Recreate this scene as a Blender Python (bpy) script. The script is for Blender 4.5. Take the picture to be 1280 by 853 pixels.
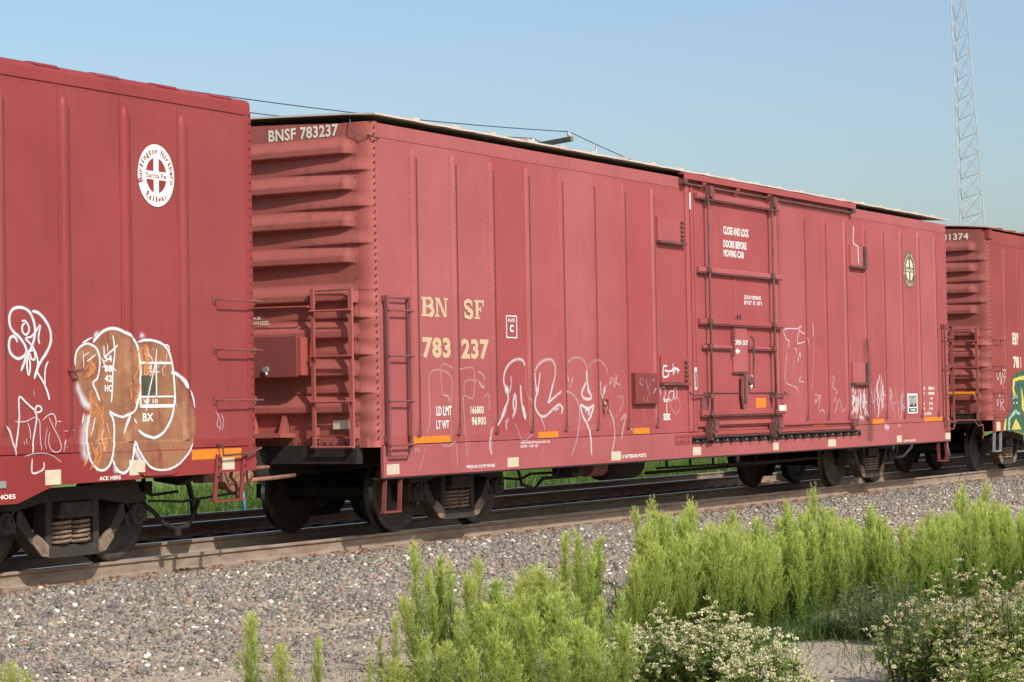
import bpy, math, random
import numpy as np
from mathutils import Matrix, Vector

sc = bpy.context.scene
for o in list(bpy.data.objects):
    bpy.data.objects.remove(o)
COL = sc.collection
RNG = random.Random(7)
NP = np.random.RandomState(11)

# ------------------------------------------------------------------ camera
# world axes: X along the track, Y away from the camera, Z up, top of rail = 0,
# near side of the freight cars = plane Y 0.  Units are metres.
cam_d = bpy.data.cameras.new('camera')
cam = bpy.data.objects.new('camera', cam_d)
COL.objects.link(cam)
sc.camera = cam
cam_d.sensor_width = 36.0
cam_d.lens = 2761.66 / 1280.0 * 36.0
cam_d.clip_end = 3000.0
cR = Vector((0.51096994, -0.85941119, -0.01794772))
cU = Vector((-0.01638303, -0.03061181, 0.99939707))
cF = Vector((0.85944245, 0.51036782, 0.02972147))
cam.matrix_world = Matrix(((cR.x, cU.x, -cF.x, -19.5772), (cR.y, cU.y, -cF.y, -13.3394),
                           (cR.z, cU.z, -cF.z, 1.4091), (0, 0, 0, 1)))

# ------------------------------------------------------------------ sky and sun
SUN_EL = math.radians(39.0)
SUN_AZ = math.radians(206.0)          # clockwise from +Y
world = bpy.data.worlds.new('World')
sc.world = world
world.use_nodes = True
wn = world.node_tree
bg = wn.nodes['Background']
sky = wn.nodes.new('ShaderNodeTexSky')
sky.sky_type = 'NISHITA'
sky.sun_disc = False
sky.sun_elevation = SUN_EL
sky.sun_rotation = SUN_AZ
sky.altitude = 200
sky.air_density = 1.2
sky.dust_density = 3.0
sky.ozone_density = 3.0
bg.inputs['Strength'].default_value = 0.15
wn.links.new(sky.outputs[0], bg.inputs['Color'])

sun_d = bpy.data.lights.new('sun', 'SUN')
sun_d.energy = 4.2
sun_d.angle = math.radians(0.55)
sun_d.color = (1.0, 0.96, 0.90)
sun = bpy.data.objects.new('sun', sun_d)
COL.objects.link(sun)
sdir = Vector((math.sin(SUN_AZ) * math.cos(SUN_EL), math.cos(SUN_AZ) * math.cos(SUN_EL), math.sin(SUN_EL)))
sun.rotation_euler = sdir.to_track_quat('Z', 'Y').to_euler()
sun.location = sdir * 60

vs = sc.view_settings
vs.view_transform = 'Standard'
vs.look = 'None'
vs.exposure = 0.06
vs.gamma = 1.0
vs.use_curve_mapping = False

# ------------------------------------------------------------------ materials
MATS = {}


def _mat(name):
    m = bpy.data.materials.new(name)
    m.use_nodes = True
    nt = m.node_tree
    return m, nt, nt.nodes['Principled BSDF']


def _noise(nt, coord, scale, detail=4.0, rough=0.55, vec=(1, 1, 1)):
    mp = nt.nodes.new('ShaderNodeMapping')
    mp.inputs['Scale'].default_value = vec
    nt.links.new(coord, mp.inputs['Vector'])
    n = nt.nodes.new('ShaderNodeTexNoise')
    n.inputs['Scale'].default_value = scale
    n.inputs['Detail'].default_value = detail
    n.inputs['Roughness'].default_value = rough
    nt.links.new(mp.outputs[0], n.inputs['Vector'])
    return n.outputs['Fac']


def _ramp(nt, fac, p0, p1, v0=0.0, v1=1.0):
    r = nt.nodes.new('ShaderNodeMapRange')
    r.interpolation_type = 'SMOOTHSTEP'
    r.inputs['From Min'].default_value = p0
    r.inputs['From Max'].default_value = p1
    r.inputs['To Min'].default_value = v0
    r.inputs['To Max'].default_value = v1
    nt.links.new(fac, r.inputs['Value'])
    return r.outputs[0]


def _mix(nt, fac, a, b):
    m = nt.nodes.new('ShaderNodeMix')
    m.data_type = 'RGBA'
    for sock, v in ((m.inputs['Factor'], fac), (m.inputs[6], a), (m.inputs[7], b)):
        if isinstance(v, (int, float)):
            sock.default_value = v
        elif isinstance(v, tuple):
            sock.default_value = (v[0], v[1], v[2], 1.0)
        else:
            nt.links.new(v, sock)
    return m.outputs[2]


def _bump(nt, p, h, strength, dist):
    b = nt.nodes.new('ShaderNodeBump')
    b.inputs['Strength'].default_value = strength
    b.inputs['Distance'].default_value = dist
    nt.links.new(h, b.inputs['Height'])
    nt.links.new(b.outputs[0], p.inputs['Normal'])


def mat_paint(name, rgb, grime=0.35, rough=0.6, rust=0.25, streak_col=(0.10, 0.045, 0.03), fade=None, lo=0.5):
    """weathered boxcar paint: cloudy fading, run-down streaks, small rust chips"""
    m, nt, p = _mat(name)
    pos = nt.nodes.new('ShaderNodeNewGeometry').outputs['Position']
    fade = fade or tuple(min(1, c * 1.07 + 0.006) for c in rgb)
    dark = tuple(c * 0.92 for c in rgb)
    c = _mix(nt, _ramp(nt, _noise(nt, pos, 0.9, 5), 0.3, 0.7), dark, fade)
    c = _mix(nt, _ramp(nt, _noise(nt, pos, 3.0, 6, 0.7, (1, 1, 0.55)), 0.35, 0.75, 0, 0.5), c, rgb)
    st = _ramp(nt, _noise(nt, pos, 1.0, 5, 0.62, (9, 9, 0.55)), lo, 0.82, 0, grime)
    c = _mix(nt, st, c, streak_col)
    fine = _noise(nt, pos, 30, 4, 0.7)
    c = _mix(nt, _ramp(nt, fine, 0.35, 0.8, 0, 0.16), c, dark)
    ru = _ramp(nt, _noise(nt, pos, 7.0, 6, 0.75), 0.66, 0.72, 0, rust)
    c = _mix(nt, ru, c, (0.13, 0.05, 0.025))
    # every sheet weathered a little differently
    rnd = nt.nodes.new('ShaderNodeObjectInfo').outputs['Random']
    hs = nt.nodes.new('ShaderNodeHueSaturation')
    nt.links.new(c, hs.inputs['Color'])
    nt.links.new(_ramp(nt, rnd, 0.0, 1.0, 0.95, 1.05), hs.inputs['Value'])
    nt.links.new(_ramp(nt, rnd, 0.0, 1.0, 1.04, 0.95), hs.inputs['Saturation'])
    nt.links.new(hs.outputs[0], p.inputs['Base Color'])
    nt.links.new(_ramp(nt, fine, 0.2, 0.8, rough - 0.08, rough + 0.12), p.inputs['Roughness'])
    p.inputs['Specular IOR Level'].default_value = 0.3
    _bump(nt, p, _noise(nt, pos, 5, 3), 0.12, 0.02)
    MATS[name] = m
    return m


def mat_simple(name, rgb, rough=0.7, metal=0.0, var=0.3, scale=9.0, second=None, lo=0.4, hi=0.7, bump=0.2, spec=0.3):
    m, nt, p = _mat(name)
    pos = nt.nodes.new('ShaderNodeNewGeometry').outputs['Position']
    second = second or tuple(c * (1 - var) for c in rgb)
    c = _mix(nt, _ramp(nt, _noise(nt, pos, scale, 6, 0.65), lo, hi), rgb, second)
    nt.links.new(c, p.inputs['Base Color'])
    p.inputs['Roughness'].default_value = rough
    p.inputs['Metallic'].default_value = metal
    p.inputs['Specular IOR Level'].default_value = spec
    if bump:
        _bump(nt, p, _noise(nt, pos, scale * 4, 4), bump, 0.01)
    MATS[name] = m
    return m


def mat_spray(name, rgb, second=None, rough=0.6):
    """spray paint: opacity from the painted attribute, broken by speckle"""
    m, nt, p = _mat(name)
    at = nt.nodes.new('ShaderNodeAttribute')
    at.attribute_name = 'cover'
    pos = nt.nodes.new('ShaderNodeNewGeometry').outputs['Position']
    n = _noise(nt, pos, 60, 3, 0.7)
    if second:
        c = _mix(nt, _ramp(nt, _noise(nt, pos, 5.0, 5, 0.6, (1.6, 1, 0.8)), 0.38, 0.66), rgb, second[0])
        c = _mix(nt, _ramp(nt, _noise(nt, pos, 3.1, 5, 0.6, (2.2, 1, 0.7)), 0.56, 0.68), c, second[1])
        nt.links.new(c, p.inputs['Base Color'])
    else:
        p.inputs['Base Color'].default_value = (*rgb, 1)
    p.inputs['Roughness'].default_value = rough
    mul = nt.nodes.new('ShaderNodeMath')
    mul.operation = 'MULTIPLY'
    nt.links.new(_ramp(nt, at.outputs['Fac'], 0.02, 0.98), mul.inputs[0])
    lo_ = 0.78
    big = _ramp(nt, _noise(nt, pos, 2.6 if second else 14, 3 if second else 5, 0.55), 0.3, 0.6, 0.6 if second else 0.72, 1.0)
    m2 = nt.nodes.new('ShaderNodeMath')
    m2.operation = 'MULTIPLY'
    nt.links.new(_ramp(nt, n, 0.25, 0.5, lo_, 1.0), m2.inputs[0])
    nt.links.new(big, m2.inputs[1])
    nt.links.new(m2.outputs[0], mul.inputs[1])
    nt.links.new(mul.outputs[0], p.inputs['Alpha'])
    MATS[name] = m
    return m


PINK = (0.325, 0.074, 0.074)
mat_paint('faded_red_paint', PINK, 0.22, 0.62, 0.10)
mat_paint('end_red_paint', (0.34, 0.082, 0.066), 0.55, 0.65, 0.35, (0.12, 0.07, 0.035), None, 0.42)
mat_paint('deep_red_paint', (0.245, 0.034, 0.032), 0.35, 0.52, 0.12, (0.11, 0.035, 0.03))
mat_paint('right_red_paint', (0.265, 0.052, 0.044), 0.4, 0.58, 0.2)
mat_paint('right_end_paint', (0.27, 0.062, 0.048), 0.6, 0.62, 0.4, (0.09, 0.045, 0.03), None, 0.42)
mat_paint('box_red_paint', (0.20, 0.042, 0.038), 0.5, 0.6, 0.5)
mat_paint('hardware_paint', (0.19, 0.06, 0.052), 0.5, 0.65, 0.6)
mat_simple('rib_shade_rust', (0.14, 0.04, 0.033), 0.85, 0, 0.4, 6, (0.09, 0.035, 0.024), bump=0.1)  # rust tone, darkened to stand for the ribs' shaded side
mat_simple('rivet_grime', (0.12, 0.04, 0.035), 0.75)
mat_simple('roof_metal', (0.62, 0.55, 0.46), 0.55, 0.2, 0.4, 1.3, (0.42, 0.25, 0.2), 0.5, 0.75)
mat_simple('dark_hardware', (0.085, 0.055, 0.047), 0.7, 0.0, 0.5, 5, (0.19, 0.062, 0.054), 0.4, 0.62)
mat_simple('underframe_black', (0.028, 0.022, 0.019), 0.85, 0, 0.5, 6)
mat_simple('truck_steel', (0.042, 0.035, 0.03), 0.8, 0.0, 0.4, 9, (0.10, 0.075, 0.058), 0.5, 0.8)
mat_simple('dusty_steel', (0.22, 0.16, 0.115), 0.85, 0.0, 0.4, 14, (0.11, 0.07, 0.05))
mat_simple('wheel_steel', (0.06, 0.05, 0.042), 0.6, 0.3, 0.4, 9, (0.11, 0.085, 0.065))
mat_simple('wheel_tread', (0.45, 0.43, 0.42), 0.3, 1.0, 0.2, 20)
mat_simple('rust_steel', (0.30, 0.155, 0.085), 0.85, 0.0, 0.4, 10, (0.16, 0.075, 0.045))
mat_simple('coupler_rust', (0.30, 0.14, 0.085), 0.8, 0.0, 0.4, 12, (0.12, 0.07, 0.05))
mat_simple('rubber_hose', (0.03, 0.03, 0.03), 0.7)
mat_simple('blue_hose_end', (0.12, 0.42, 0.56), 0.5)
mat_simple('white_print', (0.80, 0.79, 0.74), 0.6, 0, 0.12, 25, bump=0)
mat_simple('tan_print', (0.54, 0.405, 0.25), 0.65, 0, 0.25, 12, (0.50, 0.32, 0.21), bump=0)
mat_simple('cream_print', (0.74, 0.68, 0.54), 0.65, 0, 0.15, 12, bump=0)
mat_simple('faded_print', (0.60, 0.36, 0.32), 0.65, 0, 0.15, 12, bump=0)
mat_simple('olive_print', (0.17, 0.115, 0.07), 0.65, 0, 0.2, 12, bump=0)
mat_simple('black_print', (0.03, 0.03, 0.03), 0.6, bump=0)
mat_simple('orange_film', (0.64, 0.20, 0.012), 0.45, 0, 0.25, 14, (0.54, 0.18, 0.03), bump=0)
mat_simple('cream_film', (0.58, 0.50, 0.36), 0.45, 0, 0.2, 20, bump=0)
mat_simple('galvanised', (0.42, 0.43, 0.44), 0.45, 0.6, 0.25, 8)
mat_simple('tower_white', (0.50, 0.48, 0.48), 0.6, 0.0, 0.2, 0.5)
mat_simple('pole_wood', (0.20, 0.17, 0.14), 0.9, 0.0, 0.3, 6)
mat_simple('insulator', (0.55, 0.55, 0.55), 0.3)
mat_simple('wire_black', (0.03, 0.03, 0.03), 0.6, bump=0)
mat_simple('tie_wood', (0.035, 0.026, 0.02), 0.95, 0, 0.4, 8, (0.06, 0.044, 0.032))
mat_spray('white_spray', (0.82, 0.84, 0.85))
mat_spray('brown_spray', (0.28, 0.12, 0.06), ((0.34, 0.165, 0.078), (0.28, 0.065, 0.048)))
mat_spray('orange_spray', (0.62, 0.24, 0.085))
mat_spray('green_spray', (0.03, 0.10, 0.055))
mat_spray('yellow_spray', (0.60, 0.50, 0.10))
mat_spray('lime_spray', (0.30, 0.48, 0.35))
mat_spray('teal_spray', (0.02, 0.09, 0.085))
mat_spray('soot_spray', (0.06, 0.04, 0.035))
mat_spray('olive_spray', (0.12, 0.11, 0.06), ((0.05, 0.05, 0.03), (0.24, 0.2, 0.12)))


def mat_ground():
    m, nt, p = _mat('dirt_ground')
    pos = nt.nodes.new('ShaderNodeNewGeometry').outputs['Position']
    c = _mix(nt, _ramp(nt, _noise(nt, pos, 1.1, 6, 0.6), 0.35, 0.65), (0.40, 0.32, 0.225), (0.50, 0.415, 0.30))
    c = _mix(nt, _ramp(nt, _noise(nt, pos, 28, 5, 0.75), 0.45, 0.62, 0, 0.7), c, (0.20, 0.165, 0.13))
    c = _mix(nt, _ramp(nt, _noise(nt, pos, 55, 3, 0.7), 0.6, 0.68, 0, 0.8), c, (0.52, 0.48, 0.42))
    nt.links.new(c, p.inputs['Base Color'])
    p.inputs['Roughness'].default_value = 0.95
    p.inputs['Specular IOR Level'].default_value = 0.1
    _bump(nt, p, _noise(nt, pos, 40, 5, 0.7), 0.7, 0.02)
    MATS['dirt_ground'] = m


def mat_attr(name, rough=0.9, translucent=0.0, bump=0.0, spec=0.2):
    """colour from the mesh's own per-piece colour attribute"""
    m, nt, p = _mat(name)
    at = nt.nodes.new('ShaderNodeAttribute')
    at.attribute_name = 'tint'
    pos = nt.nodes.new('ShaderNodeNewGeometry').outputs['Position']
    c = _mix(nt, _ramp(nt, _noise(nt, pos, 35, 4, 0.7), 0.3, 0.8, 0, 0.35 if not translucent else 0.15), at.outputs['Color'], (0.12, 0.10, 0.08) if not translucent else (0.10, 0.13, 0.03))
    nt.links.new(c, p.inputs['Base Color'])
    p.inputs['Roughness'].default_value = rough
    p.inputs['Specular IOR Level'].default_value = spec
    if translucent:
        tr = nt.nodes.new('ShaderNodeBsdfTranslucent')
        nt.links.new(c, tr.inputs['Color'])
        mx = nt.nodes.new('ShaderNodeMixShader')
        mx.inputs[0].default_value = translucent
        out = nt.nodes['Material Output']
        nt.links.new(p.outputs[0], mx.inputs[1])
        nt.links.new(tr.outputs[0], mx.inputs[2])
        nt.links.new(mx.outputs[0], out.inputs['Surface'])
    if bump:
        _bump(nt, p, _noise(nt, pos, 60, 4), bump, 0.01)
    MATS[name] = m


def mat_rail():
    m, nt, p = _mat('rail_steel')
    g = nt.nodes.new('ShaderNodeNewGeometry')
    pos = g.outputs['Position']
    c = _mix(nt, _ramp(nt, _noise(nt, pos, 4, 5, 0.6, (1, 4, 4)), 0.35, 0.7), (0.285, 0.215, 0.16), (0.20, 0.135, 0.092))
    c = _mix(nt, _ramp(nt, _noise(nt, pos, 9, 5, 0.7, (3, 1, 0.4)), 0.55, 0.75, 0, 0.6), c, (0.34, 0.29, 0.235))
    nt.links.new(c, p.inputs['Base Color'])
    p.inputs['Roughness'].default_value = 0.85
    _bump(nt, p, _noise(nt, pos, 40, 4), 0.25, 0.006)
    MATS['rail_steel'] = m


mat_ground()
mat_simple('shaded_oily_bed', (0.024, 0.018, 0.014), 0.95, 0, 0.4, 14, (0.045, 0.034, 0.026), bump=0.8, spec=0.1)  # oily grime, darkened further to put the train's shade into the colour
mat_simple('field_green', (0.12, 0.19, 0.04), 0.95, 0, 0.4, 1.2, (0.17, 0.22, 0.06), bump=0.8, spec=0.1)
mat_rail()
mat_simple('rail_top', (0.55, 0.54, 0.53), 0.22, 1.0, 0.15, 6, bump=0)
mat_attr('ballast_stone', 0.9, 0, 0.3)
mat_attr('leafy', 0.6, 0.55)
mat_attr('flowery', 0.8, 0.15)


# ------------------------------------------------------------------ mesh helpers
class MB:
    def __init__(self):
        self.v = []
        self.f = []
        self.c = None

    def add(self, vs_, fs_):
        b = len(self.v)
        self.v.extend(vs_)
        self.f.extend([tuple(b + i for i in f) for f in fs_])
        return self

    def box(self, x0, x1, y0, y1, z0, z1):
        return self.add([(x0, y0, z0), (x1, y0, z0), (x1, y1, z0), (x0, y1, z0), (x0, y0, z1), (x1, y0, z1), (x1, y1, z1), (x0, y1, z1)],
                        [(0, 3, 2, 1), (4, 5, 6, 7), (0, 1, 5, 4), (1, 2, 6, 5), (2, 3, 7, 6), (3, 0, 4, 7)])

    def cham(self, x0, x1, y0, y1, z0, z1, b=0.006):
        """box with the edges of its -Y face chamfered"""
        return self.add([(x0, y0 + b, z0), (x1, y0 + b, z0), (x1, y0 + b, z1), (x0, y0 + b, z1),
                         (x0 + b, y0, z0 + b), (x1 - b, y0, z0 + b), (x1 - b, y0, z1 - b), (x0 + b, y0, z1 - b),
                         (x0, y1, z0), (x1, y1, z0), (x1, y1, z1), (x0, y1, z1)],
                        [(4, 5, 6, 7), (0, 1, 5, 4), (1, 2, 6, 5), (2, 3, 7, 6), (3, 0, 4, 7),
                         (0, 8, 9, 1), (1, 9, 10, 2), (2, 10, 11, 3), (3, 11, 8, 0), (8, 11, 10, 9)])

    def bar(self, p0, p1, w, h, up=(0, 0, 1)):
        a, b = Vector(p0), Vector(p1)
        d = (b - a).normalized()
        u = Vector(up)
        if abs(d.dot(u)) > 0.95:
            u = Vector((1, 0, 0))
        s = d.cross(u).normalized() * (w / 2)
        t = s.cross(d).normalized() * (h / 2)
        q = [a - s - t, a + s - t, a + s + t, a - s + t, b - s - t, b + s - t, b + s + t, b - s + t]
        return self.add([tuple(x) for x in q], [(0, 3, 2, 1), (4, 5, 6, 7), (0, 1, 5, 4), (1, 2, 6, 5), (2, 3, 7, 6), (3, 0, 4, 7)])

    def tube(self, pts, r, n=8, cap=True):
        P = [Vector(p) for p in pts]
        R = r if isinstance(r, (list, tuple)) else [r] * len(P)
        base = len(self.v)
        ref = None
        for i, p in enumerate(P):
            d = (P[min(i + 1, len(P) - 1)] - P[max(i - 1, 0)]).normalized()
            if ref is None:
                ref = Vector((0, 0, 1)) if abs(d.z) < 0.9 else Vector((1, 0, 0))
            s = d.cross(ref).normalized()
            t = s.cross(d).normalized()
            ref = t
            for k in range(n):
                a = 2 * math.pi * k / n
                self.v.append(tuple(p + (s * math.cos(a) + t * math.sin(a)) * R[i]))
        for i in range(len(P) - 1):
            for k in range(n):
                k2 = (k + 1) % n
                self.f.append((base + i * n + k, base + i * n + k2, base + (i + 1) * n + k2, base + (i + 1) * n + k))
        if cap:
            self.f.append(tuple(base + k for k in range(n - 1, -1, -1)))
            self.f.append(tuple(base + (len(P) - 1) * n + k for k in range(n)))
        return self

    def lathe_y(self, cx, cz, prof, n=32):
        """surface of revolution about the Y axis through (cx, cz); prof = [(r, y)]"""
        base = len(self.v)
        for r, y in prof:
            for k in range(n):
                a = 2 * math.pi * k / n
                self.v.append((cx + r * math.cos(a), y, cz + r * math.sin(a)))
        for i in range(len(prof) - 1):
            for k in range(n):
                k2 = (k + 1) % n
                self.f.append((base + i * n + k, base + i * n + k2, base + (i + 1) * n + k2, base + (i + 1) * n + k))
        return self

    def prism_y(self, poly, y0, y1):
        """polygon in XZ extruded along Y"""
        n = len(poly)
        vs_ = [(x, y0, z) for x, z in poly] + [(x, y1, z) for x, z in poly]
        fs_ = [tuple(range(n - 1, -1, -1)), tuple(range(n, 2 * n))] + [(i, (i + 1) % n, n + (i + 1) % n, n + i) for i in range(n)]
        return self.add(vs_, fs_)

    def prism_x(self, poly, x0, x1):
        n = len(poly)
        vs_ = [(x0, y, z) for y, z in poly] + [(x1, y, z) for y, z in poly]
        fs_ = [tuple(range(n)), tuple(range(2 * n - 1, n - 1, -1))] + [(i, n + i, n + (i + 1) % n, (i + 1) % n) for i in range(n)]
        return self.add(vs_, fs_)

    def disc(self, cx, cy, cz, r, h, n=8):
        """flat round head facing -Y"""
        b = len(self.v)
        for k in range(n):
            a = 2 * math.pi * k / n
            self.v.append((cx + r * math.cos(a), cy, cz + r * math.sin(a)))
        for k in range(n):
            a = 2 * math.pi * k / n
            self.v.append((cx + 0.6 * r * math.cos(a), cy - h, cz + 0.6 * r * math.sin(a)))
        for k in range(n):
            k2 = (k + 1) % n
            self.f.append((b + k, b + k2, b + n + k2, b + n + k))
        self.f.append(tuple(b + n + k for k in range(n)))
        return self

    def disc_x(self, cx, cy, cz, r, h, n=8):
        b = len(self.v)
        for q, s, dx in ((0, 1.0, 0.0), (1, 0.6, -h)):
            for k in range(n):
                a = -2 * math.pi * k / n
                self.v.append((cx + dx, cy + s * r * math.cos(a), cz + s * r * math.sin(a)))
        for k in range(n):
            k2 = (k + 1) % n
            self.f.append((b + k, b + k2, b + n + k2, b + n + k))
        self.f.append(tuple(b + n + k for k in range(n)))
        return self

    def build(self, name, mat, parent=None, smooth=False):
        org = ORG.get(parent.name, Vector((0, 0, 0))) if parent is not None else Vector((0, 0, 0))
        me = bpy.data.meshes.new(name)
        va = np.array(self.v, dtype=np.float64).reshape(-1, 3) - np.array(org)
        me.from_pydata(va.tolist(), [], self.f)
        if mat is not None:
            me.materials.append(MATS[mat])
        if smooth:
            me.polygons.foreach_set('use_smooth', [True] * len(me.polygons))
        if self.c is not None:
            at = me.attributes.new('cover', 'FLOAT', 'POINT')
            at.data.foreach_set('value', self.c)
        me.update()
        o = bpy.data.objects.new(name, me)
        COL.objects.link(o)
        if parent is not None:
            o.parent = parent
            ORG[o.name] = org
        return o


ORG = {}


def thing(name, label, cat, loc=(0, 0, 0), group=None):
    o = bpy.data.objects.new(name, None)
    o.empty_display_size = 0.3
    o.location = loc
    COL.objects.link(o)
    ORG[o.name] = Vector(loc)
    tag(o, label, cat, group)
    return o


def tag(o, label, cat, group=None):
    o['label'] = label
    o['category'] = cat
    if group:
        o['group'] = group
    return o


def structure(o):
    o['kind'] = 'structure'
    return o


def stuff(o):
    o['kind'] = 'stuff'
    return o


def copy_tree(o, parent=None, loc=None):
    c = o.copy()
    COL.objects.link(c)
    c.parent = parent
    if loc is not None:
        c.location = loc
    for ch in o.children:
        copy_tree(ch, c)
    return c


def np_mesh(name, V, F, mat, parent=None, tint=None, smooth=False):
    """fast mesh from numpy arrays; F is (n,k) with equal k; tint per vertex (n,3)"""
    me = bpy.data.meshes.new(name)
    V = np.asarray(V, dtype=np.float32)
    F = np.asarray(F, dtype=np.int32)
    me.vertices.add(len(V))
    me.vertices.foreach_set('co', V.ravel())
    k = F.shape[1]
    me.loops.add(F.size)
    me.loops.foreach_set('vertex_index', F.ravel())
    me.polygons.add(len(F))
    me.polygons.foreach_set('loop_start', np.arange(0, F.size, k, dtype=np.int32))
    if tint is not None:
        at = me.attributes.new('tint', 'FLOAT_COLOR', 'POINT')
        rgba = np.ones((len(V), 4), dtype=np.float32)
        rgba[:, :3] = tint
        at.data.foreach_set('color', rgba.ravel())
    if smooth:
        me.polygons.foreach_set('use_smooth', np.ones(len(F), dtype=bool))
    me.materials.append(MATS[mat])
    me.update(calc_edges=True)
    o = bpy.data.objects.new(name, me)
    COL.objects.link(o)
    if parent is not None:
        o.parent = parent
    return o


_fc = {}


def text_shape(s, bold):
    if (s, bold) in _fc:
        return _fc[(s, bold)]
    cu = bpy.data.curves.new('t', 'FONT')
    cu.body = s
    cu.offset = bold
    cu.resolution_u = 3
    cu.space_character = 1.0 + 2.2 * bold
    ob = bpy.data.objects.new('t', cu)
    COL.objects.link(ob)
    dg = bpy.context.evaluated_depsgraph_get()
    me = ob.evaluated_get(dg).to_mesh()
    V = np.array([v.co[:2] for v in me.vertices])
    F = [tuple(p.vertices) for p in me.polygons]
    ob.evaluated_get(dg).to_mesh_clear()
    bpy.data.objects.remove(ob)
    bpy.data.curves.remove(cu)
    lo, hi = V.min(0), V.max(0)
    V = (V - lo) / (hi - lo)
    _fc[(s, bold)] = (V, F)
    return V, F


def side_text(parent, s, x0, x1, z0, z1, mat='white_print', y=-0.004, bold=0.02, name='lettering'):
    V, F = text_shape(s, bold)
    mb = MB().add([(x0 + (x1 - x0) * u, y, z0 + (z1 - z0) * v) for u, v in V], F)
    return mb.build(name, mat, parent)


def end_text(parent, s, y0, y1, z0, z1, x, mat='white_print', bold=0.02):
    """on a face looking towards -X: text runs from y0 (left) to y1 (right), y1 < y0"""
    V, F = text_shape(s, bold)
    return MB().add([(x, y0 + (y1 - y0) * u, z0 + (z1 - z0) * v) for u, v in V], F).build('lettering', mat, parent)


def flat_strip(pts, w):
    """flat ribbon polygon strip in 2D, constant width"""
    P = np.array(pts, float)
    d = np.gradient(P, axis=0)
    d /= np.linalg.norm(d, axis=1)[:, None] + 1e-9
    n = np.stack([-d[:, 1], d[:, 0]], 1) * w / 2
    return P + n, P - n


def catmull(P, k=7):
    P = np.array(P, float)
    if len(P) == 2:
        return P[0] + (P[1] - P[0]) * np.linspace(0, 1, 5)[:, None]
    Q = np.vstack([2 * P[0] - P[1], P, 2 * P[-1] - P[-2]])
    t = np.linspace(0, 1, k, endpoint=False)[:, None]
    out = []
    for i in range(1, len(P)):
        a, b, c, d = Q[i - 1], Q[i], Q[i + 1], Q[i + 2]
        out.append(.5 * (2 * b + (c - a) * t + (2 * a - 5 * b + 4 * c - d) * t ** 2 + (3 * b - a - 3 * c + d) * t ** 3))
    out.append(P[-1:])
    return np.vstack(out)


def spray(parent, strokes, surf, mat, name='graffiti', lift=0.003, soft=1.7, dim=1.0, wf=0.72, ws=1.0):
    mb = MB()
    cov = []
    for w, a, pts in strokes:
        w *= ws
        wide = w > 0.045
        P = catmull(pts)
        # resample so that strokes drape over ribs
        seg = np.linalg.norm(np.diff(P, axis=0), axis=1)
        s = np.r_[0, np.cumsum(seg)]
        n = max(4, int(s[-1] / 0.012))
        u = np.linspace(0, s[-1], n)
        P = np.stack([np.interp(u, s, P[:, 0]), np.interp(u, s, P[:, 1])], 1)
        d = np.gradient(P, axis=0)
        d /= np.linalg.norm(d, axis=1)[:, None] + 1e-9
        nn = np.stack([-d[:, 1], d[:, 0]], 1)
        base = len(mb.v)
        offs = (-0.95, -0.04, 0.04, 0.95) if wide else (-0.46 * soft, -0.13, 0.13, 0.46 * soft)
        a = min(1.0, a * dim * (wf if wide else 1.0))
        cv = (0.0, a, a, 0.0)
        for i in range(n):
            taper = 0.55 + 0.45 * min(1.0, min(i, n - 1 - i) / (6.0 if wide else 3.0))
            for o_, c_ in zip(offs, cv):
                x, z = P[i] + nn[i] * w * o_ * taper
                mb.v.append((x, surf(x, z) - lift, z))
                cov.append(c_ * min(1.0, (min(i, n - 1 - i) + 0.3) / (5.0 if wide else 1.0)))
        for i in range(n - 1):
            for k in range(3):
                b = base + i * 4 + k
                mb.f.append((b, b + 4, b + 5, b + 1))
        lift += 0.00012
    mb.c = cov
    return mb.build(name, mat, parent)


def inside(poly, X, Z):
    r = np.zeros(X.shape, bool)
    n = len(poly)
    for i in range(n):
        x0, z0 = poly[i]
        x1, z1 = poly[(i + 1) % n]
        if z0 == z1:
            continue
        c = (z0 > Z) != (z1 > Z)
        r ^= c & (X < (x1 - x0) * (Z - z0) / (z1 - z0) + x0)
    return r


def spray_fill(parent, poly, surf, mat, name='graffiti_fill', lift=0.002, res=0.018, a=1.0):
    xs = [p[0] for p in poly]
    zs = [p[1] for p in poly]
    gx = np.arange(min(xs) - res, max(xs) + 2 * res, res)
    gz = np.arange(min(zs) - res, max(zs) + 2 * res, res)
    X, Z = np.meshgrid(gx, gz)
    I = inside(poly, X, Z)
    mb = MB()
    idx = {}
    cov = []
    nz, nx = X.shape

    def vert(j, i):
        if (j, i) not in idx:
            idx[(j, i)] = len(mb.v)
            mb.v.append((X[j, i], surf(X[j, i], Z[j, i]) - lift, Z[j, i]))
            cov.append(a if I[j, i] else 0.0)
        return idx[(j, i)]
    for j in range(nz - 1):
        for i in range(nx - 1):
            if I[j, i] or I[j + 1, i] or I[j, i + 1] or I[j + 1, i + 1]:
                mb.f.append((vert(j, i), vert(j, i + 1), vert(j + 1, i + 1), vert(j + 1, i)))
    mb.c = cov
    return mb.build(name, mat, parent)


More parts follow.
